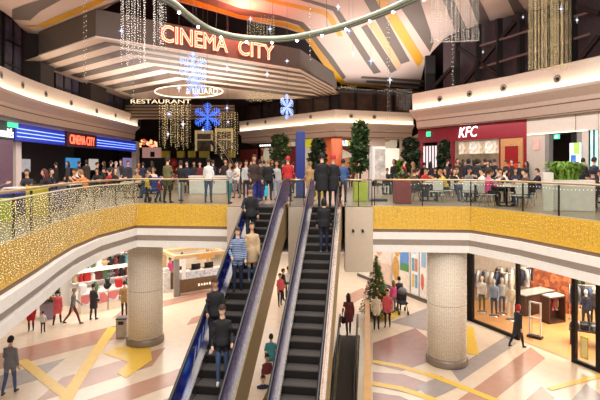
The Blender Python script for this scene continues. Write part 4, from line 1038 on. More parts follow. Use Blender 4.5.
p=D(173,160,54.5); mm=MB(); mm.ball((p.x,p.y,7.6),.55,(1,.8,1.1)); mm.ball((p.x+.35,p.y,6.8),.5,(1.1,.8,.9)); mm.box((p.x+.1,p.y,6.15),(.9,.7,.58),0,0,.1)
tag(mm.build('display_figure',mat('red_plastic','#a52a26',.4,var=.15),loc=(p.x,p.y,UP)),'rounded red display figure in front of the dark terrace','decoration')
# staircase
s0,s1=D(236,166,53),D(212,141,53); t=thing('staircase',(s0.x,53,UP),'steel and glass staircase climbing leftwards to the cinema terrace','staircase')
n=14; mm=MB()
for i in range(n):
    a=i/n; x=s0.x+(s1.x-s0.x)*a; z=UP+.2+(10.0-UP)*a; mm.box((x,53,z),(.3,1.6,.07))
mm.build('treads',mat('stair_tread','#9a8c7c',.5),parent=t)
for yy in (52.2,53.8):
    mm=MB(); mm.bar((s0.x,yy,UP+.1),(s1.x,yy,10.05),.08,.3); mm.build('stringer',darksteel,parent=t)
    mm=MB(); mm.tube([(s0.x,yy,UP+1.15),(s1.x,yy,11.0)],.05,6); mm.build('handrail',mat('pale_stair_rail','#e0c8a0',.3,.5),parent=t)
for i,(a,b,y0,y1) in enumerate(((196,212,132,151),(216,232,130,152))):
    d=59; p,q=D(a,y1,d),D(b,y0,d); t=thing('lit_doorway',((p.x+q.x)/2,d,TZ),'%s beige lit doorway frame behind the staircase'%('left','right')[i],'door frame')
    f=MB(); w=.25
    f.box((p.x,d,(p.z+q.z)/2),(w,.2,q.z-p.z)); f.box((q.x,d,(p.z+q.z)/2),(w,.2,q.z-p.z)); f.box(((p.x+q.x)/2,d,q.z),(q.x-p.x+w,.2,w*1.6)); f.box(((p.x+q.x)/2,d,(p.z+q.z)/2+.2),(q.x-p.x,.15,.12))
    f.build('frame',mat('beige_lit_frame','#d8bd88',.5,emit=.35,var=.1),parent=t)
    f=MB(); f.box(((p.x+q.x)/2,d+.3,(p.z+q.z)/2),(q.x-p.x-.2,.05,q.z-p.z-.2)); f.build('dark_pane',mat('shelf_glow','#5a4634',.4,emit=.15,var=.5,scale=2),parent=t)

# ---- blue totem, poster stand, planters on the upper floor
p=G(300.5,198,UP); t=thing('information_totem',(p.x,p.y,UP),'tall slim dark blue totem behind the escalator tops','totem')
mm=MB(); mm.box((p.x,p.y,UP+1.55),(.42,.14,2.95),0,0,.02); mm.build('panel',mat('totem_blue','#1d2f7e',.35,var=.05),parent=t); mm=MB(); mm.box((p.x,p.y,UP+.04),(.6,.4,.06)); mm.build('base',darksteel,parent=t)
p=G(378,201,UP); t=thing('poster_stand',(p.x,p.y,UP),'white poster stand facing the rail right of the lime planter','poster stand')
mm=MB(); mm.box((p.x,p.y,UP+1.55),(.62,.1,1.4),0,0,.02); mm.build('frame',white,parent=t)
mm=MB(); mm.box((p.x+.08,p.y-.06,UP+1.55),(.42,.02,1.2)); mm.build('poster',mat('stand_poster','#c8bcb4',.5,var=.45,scale=5),parent=t)
mm=MB(); mm.box((p.x-.32,p.y,UP+1.1),(.12,.3,2.3)); mm.build('side_panel',mat('stand_side','#cfc4c2',.5),parent=t)
mm=MB(); mm.box((p.x,p.y,UP+.05),(.7,.5,.07)); mm.build('base',darksteel,parent=t)
p=G(402,203.5,UP); t=thing('planter_box',(p.x,p.y,UP),'red brick coloured planter box behind the right rail','planter')
mm=MB(); mm.box((p.x,p.y,UP+.45),(.6,.6,.88),0,0,.02); mm.build('box',mat('red_planter','#8e2f2a',.5,var=.12),parent=t); mm=MB(); foliage(mm,(p.x,p.y,UP+1.05),.3,.3,.2,70,.16,random.Random(9)); mm.build('foliage',leaf,parent=t)
p=G(568,208,UP); x,y=p.x,15.7; x=(568-300)*y/F
t=thing('planter_box',(x,y,UP),'large white planter wall with a bushy green fern at the right','planter')
mm=MB(); mm.box((x,y,UP+.5),(1.45,.7,1.0),R(-24),0,.02); mm.build('box',mat('white_planter','#dcd2c6',.5,var=.05),parent=t)
mm=MB(); mm.box((x-.62,y+.1,UP+.62),(.3,.9,1.24),R(-24),0,.01); mm.build('end_block',mat('white_planter','#dcd2c6'),parent=t)
mm=MB(); rnd=random.Random(4)
for _ in range(420):
    a=rnd.uniform(0,2*PI); l=rnd.uniform(.3,.85); bx,by=x-.1+rnd.gauss(0,.14),y+rnd.gauss(0,.1); u=Vector((math.cos(a),math.sin(a)*.6,0)); w=Vector((-math.sin(a),math.cos(a),0))*.02
    b0=Vector((bx,by,UP+1.0)); b1=b0+u*l*.4+Vector((0,0,l*.72)); b2=b0+u*l*1.0+Vector((0,0,l*.52)); mm.add([b0-w,b0+w,b1+w*1.6,b1-w*1.6,b2],[(0,1,2,3),(3,2,4)])
mm.build('fern',leafl,parent=t)
p=Vector((-7.5,13.75,UP)); t=thing('planter_box',tuple(p),'yellow box planter by the left railing in front of the blue partition','planter')
mm=MB(); mm.box((p.x,p.y,UP+.45),(.5,.4,.88),0,0,.02); mm.build('box',mat('bright_yellow_box','#d8bf45',.5,var=.05),parent=t); mm=MB(); mm.box((p.x,p.y,UP+.9),(.44,.34,.04)); mm.build('soil',mat('soil','#3a2a1e'),parent=t)
p=Vector((-7.8,12.6,UP)); t=thing('planter_box',tuple(p),'low yellow green box at the far left railing','planter')
mm=MB(); mm.box((p.x,p.y,UP+.3),(.55,.3,.6),0,0,.02); mm.build('box',mat('lime_planter','#b8c42c'),parent=t)
t=thing('booth_partition',(-7.95,14.2,UP),'low blue upholstered partition along the left dining area','partition')
for i in range(4):
    a,b=Vector((-8.45+.22*i,11.6+1.15*i)),Vector((-8.45+.22*(i+1),11.6+1.15*(i+1))); c=(a+b)/2; an=math.atan2((b-a).y,(b-a).x)
    mm=MB(); mm.box((c.x-.05,c.y,UP+.36),((b-a).length-.02,.14,.7),an,0,.04); mm.build('back_panel',mat('navy_upholstery','#2f2f78',.6,var=.1),parent=t)

# ================================================================ HANGING DECORATIONS
ice=mat('ice_blue_light','#a9c4ff',.4,var=0,emit=.75,ecol='#8fa9f0'); deep=mat('deep_blue_light','#3d74ff',.4,var=0,emit=1.0,ecol='#3f76f0'); whl=mat('white_light','#f4f6ff',.4,var=0,emit=1.6)
def snowflake(px,py,d,rx,label,mt,rot=0.,fat=.03):
    c=D(px,py,d); t=thing('snowflake',tuple(c),label,'snowflake decoration','lit snowflakes hung in the atrium',rz=rot)
    mm=MB(); core=MB()
    for k in range(6):
        a=PI/3*k+PI/6; u=Vector((math.cos(a),0,math.sin(a)))
        mm.tube([u*.0,u*rx],fat,5)
        for f,l in ((.26,.16),(.40,.26),(.56,.36),(.72,.30),(.86,.18)):
            for s in (-1,1):
                b=a+s*PI/3; w=Vector((math.cos(b),0,math.sin(b))); mm.tube([u*rx*f,u*rx*f+w*rx*l],fat*.8,5)
        q=[u*rx*.42+Vector((math.cos(a+j*PI/4),0,math.sin(a+j*PI/4)))*rx*.12 for j in range(8)]; core.tube(q,fat*.7,5,closed=True)
    core.tube([Vector((math.cos(j*PI/6),0,math.sin(j*PI/6)))*rx*.2 for j in range(12)],fat*.8,5,closed=True)
    mm.build('arms',mt,parent=t,world=False); core.build('rings',mt,parent=t,world=False)
    w=MB(); w.tube([(0,0,rx),(0,0,18.6-c.z)],.006,4); w.build('wire',wire,parent=t,world=False)
snowflake(193,67,21,.66,'upper of two pale blue lit snowflakes hanging below the neon sign',ice,R(18),.02)
snowflake(196,84,22,.62,'lower pale blue lit snowflake hanging close under another',ice,R(-25),.02)
snowflake(207.5,117,27,.80,'deep blue lit snowflake hanging before the restaurant letters',deep,R(0),.02)
snowflake(287,107,21.5,.58,'pale blue lit snowflake seen nearly edge on right of the portal',ice,R(58),.02)
def star(px,py,d,r,label,mt):
    c=D(px,py,d); t=thing('hanging_star',tuple(c),label,'star decoration','small lit stars hung in the atrium')
    mm=MB(); a=r*.17
    for u in ((1,0,0),(-1,0,0),(0,0,1.35),(0,0,-1.6)):
        u=Vector(u); w=Vector((u.z,0,-u.x)).normalized()*a; f=Vector((0,a,0)); mm.add([u*r,w,f,-w,-f],[(0,1,2),(0,2,3),(0,3,4),(0,4,1)])
    mm.build('points',mt,parent=t,world=False); k=MB(); k.ball((0,0,0),a*1.5,n=8,m=6); k.build('core',whl,parent=t,world=False)
    w=MB(); w.tube([(0,0,r*1.3),(0,0,18.6-c.z)],.005,4); w.build('wire',wire,parent=t,world=False)
stars=[(121.5,31,18,.17,'blue star hanging among the silver light strings left of the neon sign'),(561,9,22,.2,'blue star on the gold light curtain at upper right'),(250.5,19,22,.16,'blue star above the letter T of the neon sign'),(270,29,21,.17,'blue star just right of the neon sign top'),(349,31,20,.16,'blue star on the striped ceiling under the ring light'),(338,7,20,.15,'white star at the top of the striped ceiling'),(371,61,22,.2,'blue star against the grey diagonal ceiling stripe'),(169,114,30,.26,'pale star left of the deep blue snowflake'),(183,124,30,.26,'small pale star in the gold light strings below the restaurant letters'),(168,134,31.5,.2,'lowest pale star in the gold light strings'),(227,108,30,.24,'pale star right of the deep blue snowflake'),(228,122,30,.2,'white star right of the deep blue snowflake, lower'),(179,88,24,.2,'white star left of the paired snowflakes'),(227,68,24,.18,'white star under the neon letter A'),(267,74,24,.18,'white star under the neon letter Y'),(287,61,22,.15,'white star on the portal soffit right of the sign'),(390,80,22,.18,'white star above the far light curtain'),(203,130,26,.18,'small blue star below the deep blue snowflake'),(577,20,22,.14,'white star beside the right steel column'),(483,52,24,.1,'tiny white star on the dark bracing at right'),(523,17,23,.1,'tiny white star left of the gold curtain'),(353,54,22,.12,'tiny white star low on the pink ceiling')]
for x,y,d,r,lab in stars: star(x,y,d,r*.8,lab,ice if 'blue' in lab else mat('pale_star_light','#dfe8ff',.4,var=0,emit=.9))
silver=mat('silver_bead','#efe6da',.4,var=0,emit=1.3,ecol='#f2e8dc')
def bead_curtain(x0,x1,y0,y1,d,n,sz,r,label,m_,jit=3.):
    n=int(n*2.2) if n>3 else n; r*=.72
    rnd=random.Random(int(x0*7+y1)); mm=MB(); w=MB()
    for i in range(n):
        x=x0+(x1-x0)*(i+.5)/n+rnd.uniform(-.4,.4); a=D(x,y0,d); b=D(x,y1-rnd.uniform(0,jit),d); yy=d+rnd.uniform(-.3,.3); k=yy/d
        w.tube([(a.x,yy,a.z),(b.x,yy,b.z)],.004,3,cap=False); z=a.z-rnd.uniform(0,sz)
        while z>b.z: mm.octa((a.x+rnd.uniform(-.02,.02),yy,z),r*rnd.uniform(.7,1.3)); z-=sz*rnd.uniform(.7,1.3)
    c=D((x0+x1)/2,y0,d); o=w.build('bead_curtain',wire,loc=tuple(c)); tag(o,label,'string lights',kind='stuff'); mm.build('beads',m_,parent=o)
bead_curtain(120,147,-6,76,22,9,.11,.026,'silver light strings hanging left of the neon sign',silver,30)
bead_curtain(151,166,-6,49,20,6,.11,.022,'narrow bunch of silver light strings at the letter C of the neon sign',silver,8)
bead_curtain(160,190,104,150,40,14,.2,.04,'gold light strings hanging before the dark terrace',goldbead,12)
bead_curtain(214,238,112,160,42,9,.2,.04,'gold light strings beside the terrace staircase',goldbead,12)
bead_curtain(430.5,478,-6,42,24,26,.12,.021,'silver bead curtain with a straight hem before the right ceiling edge',silver,1)
bead_curtain(529,568,-6,70.5,23,34,.10,.021,'dense gold light curtain hanging at upper right',goldbead,2)
bead_curtain(337,356,86,104,46,12,.25,.04,'short gold light curtain under the far yellow ceiling edge',goldbead,5)
bead_curtain(357,411,89,113,47,22,.3,.035,'wide silver light strings before the far upper windows',silver,12)
bead_curtain(246,272,92,103,38,18,.2,.03,'short gold light curtain under the portal soffit at right',goldbead,4)
bead_curtain(246,275,17,37,24,14,.14,.018,'short dim light curtain between the ring light and the neon sign',goldbead,3)
for x,y1,d,lab in ((85,85,20,'single light strand crossing the left striped soffit'),(453,90,22,'single pale strand hanging at the left end of the right bead curtain'),(389,135,22,'long single light strand right of the striped ceiling'),(310,62,20,'single light strand right of the neon sign'),(133,110,26,'single light strand left of the oval sign')):
    bead_curtain(x-.6,x+.6,-6,y1,d,2,.2,.02,lab,silver,6)
a,b=D(430,42,24),D(478.5,40,24); mm=MB(); mm.tube([a,(a+b)/2+Vector((0,0,-.03)),b,b+Vector((0,0,.4))],.018,6); tag(mm.build('light_hem',mat('hem_cable','#cfc4b4',.5),loc=tuple(a)),'pale cable along the lower hem of the right bead curtain','string lights')
# oval ring light
rp_=[G(x,y,13) for x,y in ((170,0),(190,16),(211,29),(236,36),(262,38),(287,37.3),(312,33),(337,27),(360,19.5),(385,10),(407,0))]
cx=sum(p.x for p in rp_)/len(rp_); full=rp_+[Vector((4.6,14.6,13)),Vector((4.2,12.2,13)),Vector((2.2,10.2,13)),Vector((-.6,9.6,13)),Vector((-3.6,10.6,13)),Vector((-5.3,12.8,13)),Vector((-5.2,14.8,13))]
def catmull(P,k=5):
    n=len(P); out=[]
    for i in range(n):
        p0,p1,p2,p3=P[i-1],P[i],P[(i+1)%n],P[(i+2)%n]
        for j in range(k):
            t=j/k; out.append(.5*((2*p1)+(p2-p0)*t+(2*p0-5*p1+4*p2-p3)*t*t+(3*p1-p0-3*p2+p3)*t**3))
    return out
ringp=catmull(full); t=thing('ring_light',(cx,15,13),'large suspended oval ring light with spotlights under the striped ceiling','ceiling light')
mm=MB(); mm.tube(ringp,.10,8,closed=True); mm.build('tube',mat('greenish_ring','#a9b2a0',.2,.3,var=.06),parent=t)
mm=MB(); mm.tube([p+Vector((0,0,-.15)) for p in ringp],.05,6,closed=True); mm.build('lower_rail',mat('ring_rail_dark','#6b6f62',.3,.5),parent=t)
for i in range(2,len(ringp),5):
    p=ringp[i]+Vector((0,0,-.2)); mm=MB(); mm.ball(p,.06,n=8,m=6); mm.build('bulb',mat('bulb_white','#ffffff',.4,var=0,emit=14,ecol='#fff2e0'),parent=t)
for i in range(0,len(ringp),11):
    p=ringp[i]; mm=MB(); mm.tube([p,(p.x*.9,p.y,18.6)],.012,5); mm.build('cable',wire,parent=t)
# ================================================================ LOWER FLOOR: RIGHT WALL WITH POSTERS, CLOTHES SHOP
WA,WB=Vector((3.85,31.9)),Vector((10.6,17.0)); WU=(WB-WA).normalized(); WN=Vector((WU.y,-WU.x))   # WN points into the mall
def wt(px): k=(px-300)/F; return (k*WA.y-WA.x)/(WU.x-k*WU.y)
def wp(px,out=0.): q=WA+WU*wt(px)+WN*out; return (q.x,q.y)
def wpanel(mb,x0,x1,z0,z1,th=.1,out=0.,mi=0):
    p,q=Vector(wp(x0,out)),Vector(wp(x1,out)); c=(p+q)/2; t=q-p; mb.box((c.x,c.y,(z0+z1)/2),(t.length,th,z1-z0),math.atan2(t.y,t.x),mi); return mb
m=MB(); wpanel(m,358,466,0,4.2,.2,-.1); struct(m.build('wall_right_lower',mat('lower_white_wall','#ece4da',.5,var=.02)))
m=MB(); wpanel(m,358,428,0,.18,.05,.04); struct(m.build('baseboard_right',greybrown))
def poster(x0,x1,z0,z1,lab,art):
    p=wp((x0+x1)/2,.06); t=thing('wall_poster',(p[0],p[1],z0),lab,'poster')
    mm=MB(); wpanel(mm,x0,x1,z0,z1,.05,.06); mm.build('frame',white,parent=t)
    for k,(u0,u1,v0,v1,c,sh) in enumerate(art):
        P,Q=Vector(wp(x0+.4,.1)),Vector(wp(x1-.4,.1)); w=Q-P; H=z1-z0-.1; n=WN*(.004*k)
        f=lambda u,v:(P.x+w.x*u+n.x,P.y+w.y*u+n.y,z0+.05+H*v)
        mm=MB()
        if sh=='r': mm.poly([f(u0,v0),f(u1,v0),f(u1,v1),f(u0,v1)])
        else: mm.poly([f((u0+u1)/2+(u1-u0)/2*math.cos(a),(v0+v1)/2+(v1-v0)/2*math.sin(a)) for a in [2*PI*i/20 for i in range(20)]])
        mm.build('print',mat('ink'+c,c,.4,var=.12,scale=4),parent=t)
poster(359,372,.7,3.0,'small white wall panel with little pictures left of the face poster',[(0,1,0,1,'#ece6e2','r'),(.1,.45,.1,.4,'#b9a7a0','r'),(.55,.9,.1,.4,'#8f9aa8','r')])
poster(373,393,.25,3.9,'large beauty poster with a woman\'s face turned sideways behind the decorated tree',[(0,1,0,1,'#e2d3c8','r'),(.12,.62,.42,1.,'#cf9f86','e'),(.05,.4,.5,1.,'#5a3a2c','e'),(.42,.62,.6,.66,'#7a3a34','e'),(.42,.6,.78,.82,'#33231e','e'),(.0,1,.0,.32,'#d8bfae','r')])
poster(393.8,411,.25,3.9,'poster of a blonde woman over a blue and green print',[(0,1,0,1,'#e6dccf','r'),(.45,.98,.3,.78,'#5d8fd0','r'),(.5,.98,.3,.42,'#4f8a4a','r'),(.0,.55,.5,.98,'#d8a24a','e'),(.1,.45,.58,.85,'#d9a583','e'),(.0,.4,.1,.5,'#c9974a','e')])
poster(412.5,420,.25,3.9,'narrow white poster with rows of small coloured pictures left of the last poster',[(0,1,0,1,'#e8eef2','r'),(.1,.45,.1,.3,'#d8b44a','r'),(.55,.9,.1,.3,'#6fa0d0','r'),(.1,.45,.35,.55,'#5c9ab0','r'),(.55,.9,.35,.55,'#d07a60','r'),(.2,.8,.62,.92,'#bcd4e4','r')])
poster(421.2,428.6,.25,3.9,'rightmost narrow poster with red and blue pictures beside the right column',[(0,1,0,1,'#f0e8e2','r'),(.1,.6,.1,.35,'#cf6a58','e'),(.2,.9,.45,.7,'#8fb4cf','r'),(.2,.8,.75,.95,'#444048','r')])
# clothes shop
wood=mat('shop_wood_floor','#d79a5e',.35,var=.1,scale=2); SD=9.
a0,a1=Vector(wp(437)),Vector(wp(640)); m=MB(); m.poly([(*a0,.015),(*a1,.015),(*(a1-WN*SD),.015),(*(a0-WN*SD),.015)]); struct(m.build('floor_clothes_shop',wood))
m=MB(); b0,b1=a0-WN*SD,a1-WN*SD; m.poly([(*b0,0),(*b1,0),(*b1,4.2),(*b0,4.2)]); m.poly([(*a0,0),(*b0,0),(*b0,4.2),(*a0,4.2)]); m.poly([(*a1,0),(*b1,0),(*b1,4.2),(*a1,4.2)]); struct(m.build('wall_clothes_shop',mat('shop_wall','#a8988a',.6,var=.1)))
m=MB(); a6=Vector(wp(466)); q=a6-WN*5.2+WU*.6; m.box((q.x,q.y,2.6),(2.2,.2,3.0),math.atan2(WU.y,WU.x)); m.box((q.x,q.y,.6),(2.6,.25,1.1),math.atan2(WU.y,WU.x)); struct(m.build('partition_brick',speckle('brick_orange',['#b4673f','#9c5434','#c77a4c','#8f4a2e'],5,.7)))
post=mat('shop_frame_black','#1b1817',.4,.5)
t=thing('shop_front_frame',(*wp(520),0),'black metal frame of the clothes shop front','shop front')
for x,w in ((467.5,.16),(471,.3),(518,.14),(574.5,.16),(599,.16)): mm=MB(); p=wp(x); mm.box((p[0],p[1],2.1),(w,.14,4.2),math.atan2(WU.y,WU.x)); mm.build('post',post,parent=t)
for x0,x1 in ((472,518),(575,599)): mm=MB(); wpanel(mm,x0,x1,.0,.14,.12,0); mm.build('bottom_rail',post,parent=t)
mm=MB(); wpanel(mm,467,599.8,4.0,4.2,.14,0); mm.build('top_rail',post,parent=t)
for x0,x1 in ((472.3,517.7),(518.6,533),(575,598.6)): mm=MB(); wpanel(mm,x0,x1,.14,4.0,.02,0); mm.build('glass_pane',shopglass,parent=t)
mm=MB(); p=wp(466.2,.25); mm.box((p[0],p[1],2.1),(.22,.2,4.2),math.atan2(WU.y,WU.x)); tag(mm.build('light_pillar',mat('bead_pillar','#e2cdb2',.5,var=.1,scale=20),loc=(p[0],p[1],0)),'narrow pale pillar between the right column and the clothes shop','pillar')
# yellow framed sale sign on the glass
t=thing('sale_sign',(*wp(586,.1),.5),'pale sign in a yellow frame low on the shop glass at the right edge','sign')
mm=MB(); wpanel(mm,582.5,589,.35,1.05,.02,.06); mm.build('sheet',mat('pale_yellow_sheet','#f4e6a8',.5,var=.05),parent=t)
mm=MB(); wpanel(mm,582,582.6,.3,1.1,.03,.07); wpanel(mm,588.8,589.4,.3,1.1,.03,.07); wpanel(mm,582,589.4,1.05,1.1,.03,.07); wpanel(mm,582,589.4,.3,.35,.03,.07); mm.build('yellow_frame',mat('yellow_line','#d8c23a',.5),parent=t)
# security gate
p=G(535,338,0); t=thing('security_gate',(p.x,p.y,0),'white anti theft gate standing in the shop doorway','security gate')
an=math.atan2(WU.y,WU.x)+R(20)
mm=MB()
ca,sa=math.cos(an),math.sin(an)
for s in (-.22,.22): mm.box((p.x+ca*s,p.y+sa*s,.8),(.06,.06,1.45),an,0,.01)
for z in (.85,1.5): mm.box((p.x,p.y,z),(.5,.06,.06),an)
mm.build('frame',white,parent=t); mm=MB(); mm.box((p.x,p.y,.06),(.6,.3,.12),an,0,.03); mm.build('foot',darksteel,parent=t)
dkwood=mat('dark_brown_wood','#4a2f22',.5,var=.15)
# counter, shelf gondola
p=G(533,312,.0); t=thing('shop_counter',(p.x,p.y,0),'dark brown counter with a grey top inside the clothes shop','counter')
mm=MB(); mm.box((p.x,p.y,.5),(2.1,.7,1.0),R(28),0,.02); mm.build('body',dkwood,parent=t); mm=MB(); mm.box((p.x,p.y,1.03),(2.2,.8,.06),R(28),0,.01); mm.build('top',mat('grey_counter_top','#a9aaa4',.3,var=.05),parent=t)
p=G(553,322,0); t=thing('display_shelf',(p.x,p.y,0),'dark brown open display unit with hanging pale clothes in the shop','shelf')
mm=MB()
for s in (-.48,.48): mm.box((p.x+s*math.cos(R(20)),p.y+s*math.sin(R(20)),.6),(.06,.5,1.2),R(20))
mm.box((p.x,p.y,1.2),(1.02,.5,.06),R(20)); mm.box((p.x,p.y,.05),(1.02,.5,.1),R(20)); mm.box((p.x-.25*math.sin(R(20)),p.y+.25*math.cos(R(20)),.6),(1.0,.04,1.2),R(20)); mm.build('cabinet',dkwood,parent=t)
mm=MB(); mm.box((p.x,p.y,1.26),(.9,.45,.06),R(20)); mm.build('glass_top',mat('pale_glass_top','#c7cfc8',.2),parent=t)
# garments: a folded-shoulder hanging shape
def garment_mesh():
    mb=MB(); n=12; rows=[(.02,.03,0),(.06,.04,-.03),(.20,.06,-.08),(.22,.075,-.2),(.20,.08,-.5),(.23,.09,-.85)]
    vs=[];fs=[]
    for rx,ry,z in rows:
        for k in range(n): a=2*PI*k/n; vs.append((rx*math.cos(a),ry*math.sin(a)*(1+.25*math.cos(3*a)),z))
    for i in range(len(rows)-1):
        for k in range(n): fs.append((i*n+k,(i+1)*n+k,(i+1)*n+(k+1)%n,i*n+(k+1)%n))
    fs.append(tuple(5*n+k for k in range(n))); mb.add(vs,fs,0,True)
    for s in (-1,1): mb.tube([(s*.17,0,-.09),(s*.25,.01,-.3),(s*.26,.02,-.6)],[.06,.052,.045],7)
    return mb.mesh('garment',[darker])
GM=garment_mesh(); GN={}
def garment(x,y,z,rz,c,label,group,sc=1.):
    o=bpy.data.objects.new('garment',GM); COL.objects.link(o); o.location=(x,y,z); o.rotation_euler=(0,0,rz); o.scale=(sc,sc,sc)
    o.material_slots[0].link='OBJECT'; o.material_slots[0].material=cmat(c); tag(o,label,'garment',group); return o
def rack(x,y,h,L,rz,label,cols,gl,group):
    t=thing('clothes_rack',(x,y,.015),label,'clothes rack'); c,s=math.cos(rz),math.sin(rz)
    mm=MB(); A=[(x-c*L/2,y-s*L/2),(x+c*L/2,y+s*L/2)]
    mm.tube([(*A[0],h),(*A[1],h)],.018,6); mm.build('rail',steel,parent=t)
    for q in A:
        mm=MB(); mm.tube([(q[0],q[1],.04),(q[0],q[1],h)],.018,6); mm.box((q[0],q[1],.035),(.4,.08,.04),rz+PI/2); mm.build('leg',steel,parent=t)
    for i,cc in enumerate(cols):
        f=(i+.5)/len(cols)-.5; garment(x+c*L*f,y+s*L*f,h-.04,rz+PI/2+.15,cc,'%s garment hanging on the %s'%(CN.get(cc,cc),gl),group)
CN=dict(navy='dark navy',jeans='denim blue',charcoal='charcoal',lightgrey='light grey',paleblue='pale blue')
p=D(536,283,26.5); rack(p.x,26.5,1.75,2.2,R(15),'clothes rack of dark and white jackets behind the shop counter',['black','white','navy','black','lightgrey','black','white','charcoal','navy'],'rack behind the shop counter','jackets on the rack behind the counter')
p=D(570,290,25); rack(p.x,25,1.6,1.4,R(10),'clothes rack with yellow and green clothes deep in the shop',['yellow','black','olive','yellow','green','black'],'far rack in the shop','clothes on the far rack')
p=G(490,304,0); rack(p.x,p.y,1.75,2.4,R(-38),'clothes rack of white and blue clothes behind the shop window mannequins',['white','paleblue','white','navy','lightgrey','white','jeans','black','white','cream'],'rack behind the mannequins','clothes on the rack behind the mannequins')
p=G(512,300,0); rack(p.x,p.y,1.75,1.8,R(-30),'clothes rack of dark and cream clothes left of the shop counter',['black','cream','charcoal','white','tan','navy','white'],'rack left of the counter','clothes on the rack left of the counter')
p=G(589,322,0); rack(p.x,p.y,1.7,1.6,R(-20),'clothes rack of navy and grey clothes behind the low table',['navy','grey','charcoal','jeans','black','lightgrey','navy'],'rack behind the low table','clothes on the rack behind the low table')
p=G(553,319,0); 
for i,c in enumerate(('cream','pink','beige','white')): garment(p.x-.3+.2*i,p.y-.02,1.1,R(100),c,'%s garment hanging in the brown display unit'%c,'clothes in the display unit',.75)
# mannequins behind the glass
def mannequin(px,yb,top,bot,face,label,key='stand'):
    p=G(px,yb,0); me,hcn,yaw,pit,pz=body(key,**POSE[key]); o=bpy.data.objects.new('mannequin',me); COL.objects.link(o); o.location=(p.x,p.y,.03); o.rotation_euler=(0,0,R(face))
    for i,mm in enumerate((mat('mannequin_white','#e0d6cc',.4,var=.02),cmat(top),cmat(bot),cmat('grey'),mat('mannequin_white','#e'),mat('mannequin_white','#e'))): o.material_slots[i].link='OBJECT'; o.material_slots[i].material=mm
    tag(o,label,'mannequin'); k=MB(); k.lathe([(.24,-.03),(.24,-.01)],(0,0,0),18); k.build('base_plate',steel,parent=o,world=False)
mannequin(482,312,'white','olive',-30,'mannequin in a white top, leftmost behind the shop glass')
mannequin(494,316,'paleblue','jeans',-30,'mannequin in pale blue and denim, second from the left behind the shop glass')
mannequin(502,314,'lightgrey','jeans',-20,'mannequin in light grey standing beside the denim one','stand2')
mannequin(511,320,'cream','white',-40,'mannequin in cream behind the shop glass next to the walking woman')
mannequin(586,330,'navy','charcoal',-50,'mannequin in dark navy at the right end of the shop window','stand2')
mannequin(594,326,'charcoal','black',-30,'mannequin in charcoal beside the right picture edge')
p=G(590,345,0); t=thing('clothes_table',(p.x,p.y,.015),'low table piled with dark clothes at the right shop window','table')
mm=MB(); mm.box((p.x,p.y,.62),(1.5,.8,.05),R(-30),0,.01); mm.build('top',dkwood,parent=t)
for i,j in ((-1,-1),(1,-1),(1,1),(-1,1)):
    c,s=math.cos(R(-30)),math.sin(R(-30)); u,v=i*.68,j*.34; mm=MB(); mm.box((p.x+u*c-v*s,p.y+u*s+v*c,.31),(.06,.06,.6),R(-30)); mm.build('leg',dkwood,parent=t)
rnd=random.Random(11)
for i,c in enumerate(('navy','charcoal','grey','jeans','white','black','navy','lightgrey')):
    u,v=-.55+.36*(i%4),-.17+.34*(i//4); c_,s_=math.cos(R(-30)),math.sin(R(-30)); mm=MB()
    for k in range(4): mm.box((0,0,.03+.055*k),(.28,.24,.05),rnd.uniform(-.1,.1),0,.02)
    o=mm.build('folded_clothes',cmat(c),world=False,loc=(p.x+u*c_-v*s_,p.y+u*s_+v*c_,.65)); tag(o,'%s pile of folded clothes in the %s row on the low shop table'%(c,'front' if i<4 else 'back'),'clothes','folded clothes on the low table')

# ================================================================ LOWER FLOOR: LEFT SHOPS, KIOSK
m=MB(); m.box((-14.5,23.2,2.1),(.2,9,4.2),R(-48)); struct(m.build('wall_left_lower',mat('bright_shop_wall','#f2ece6')))
m=MB(); m.box((-13.0,33.5,2.1),(14,.2,4.2),R(30)); struct(m.build('wall_left_shop',mat('shop_glow_wall','#efe3d4',.6,var=.12,scale=1.5)))
LU=Vector((.748,.664)); LN=Vector((.664,-.748)); L0=Vector((-10.9,23.4))   # LN faces the mall
def lq(s,o=0.): q=L0+LU*s-LN*o; return q
def unit(s0,s1,o,h,label,nm,parts):
    c=lq((s0+s1)/2,o); t=thing(nm,(c.x,c.y,0),label,'display shelf'); an=math.atan2(LU.y,LU.x)
    for pn,z0,z1,th,dy,mt in parts:
        q=lq((s0+s1)/2,o+dy); mm=MB(); mm.box((q.x,q.y,(z0+z1)/2),(s1-s0-.01,th,z1-z0),an,0,.005); mm.build(pn,mt,parent=t)
    return t
pal=mat('blue_white_posters','#9fb8dc',.5,var=.0); 
strip_=speckle('poster_strip',['#7f9fd0','#e8ecf2','#c9d6ea','#d87a7a','#f2f2f0','#8fb2da'],1.9,.5)
for i in range(3):
    s0=.2+i*1.35; nmx=('left','middle','right')[i]
    unit(s0,s0+1.3,.25,1.1,'low white counter with blue and white posters, %s one in the left shop'%nmx,'display_counter',[('body',0,.95,.5,0,mat('counter_cream','#f0e2d0',.5,var=.03)),('poster_strip',.42,.9,.02,-.27,strip_),('top',.95,1.0,.56,0,white)])
    unit(s0,s0+1.3,1.5,3.,'tall white shelf unit full of goods, %s one in the left shop'%nmx,'display_shelf',[('back_panel',.0,3.3,.05,.28,white),('base',.0,.9,.5,0,white),('shelf',1.25,1.29,.5,0,white),('thick_shelf',1.78,1.95,.62,0,mat('lit_shelf_edge','#fff2dc',.5,emit=.5,var=0)),('shelf',2.55,2.59,.5,0,white)])
gb={}
gcol=['red','charcoal','black','green','cream','brown','white','maroon','beige','grey','coral','teal']
rnd=random.Random(21); gm=[]
b1=MB(); b1.box((0,0,.17),(.24,.2,.34),0,0,.03); b1.box((0,-.101,.17),(.16,.004,.14)); gm.append(b1.mesh('boxed_goods',[darker]))
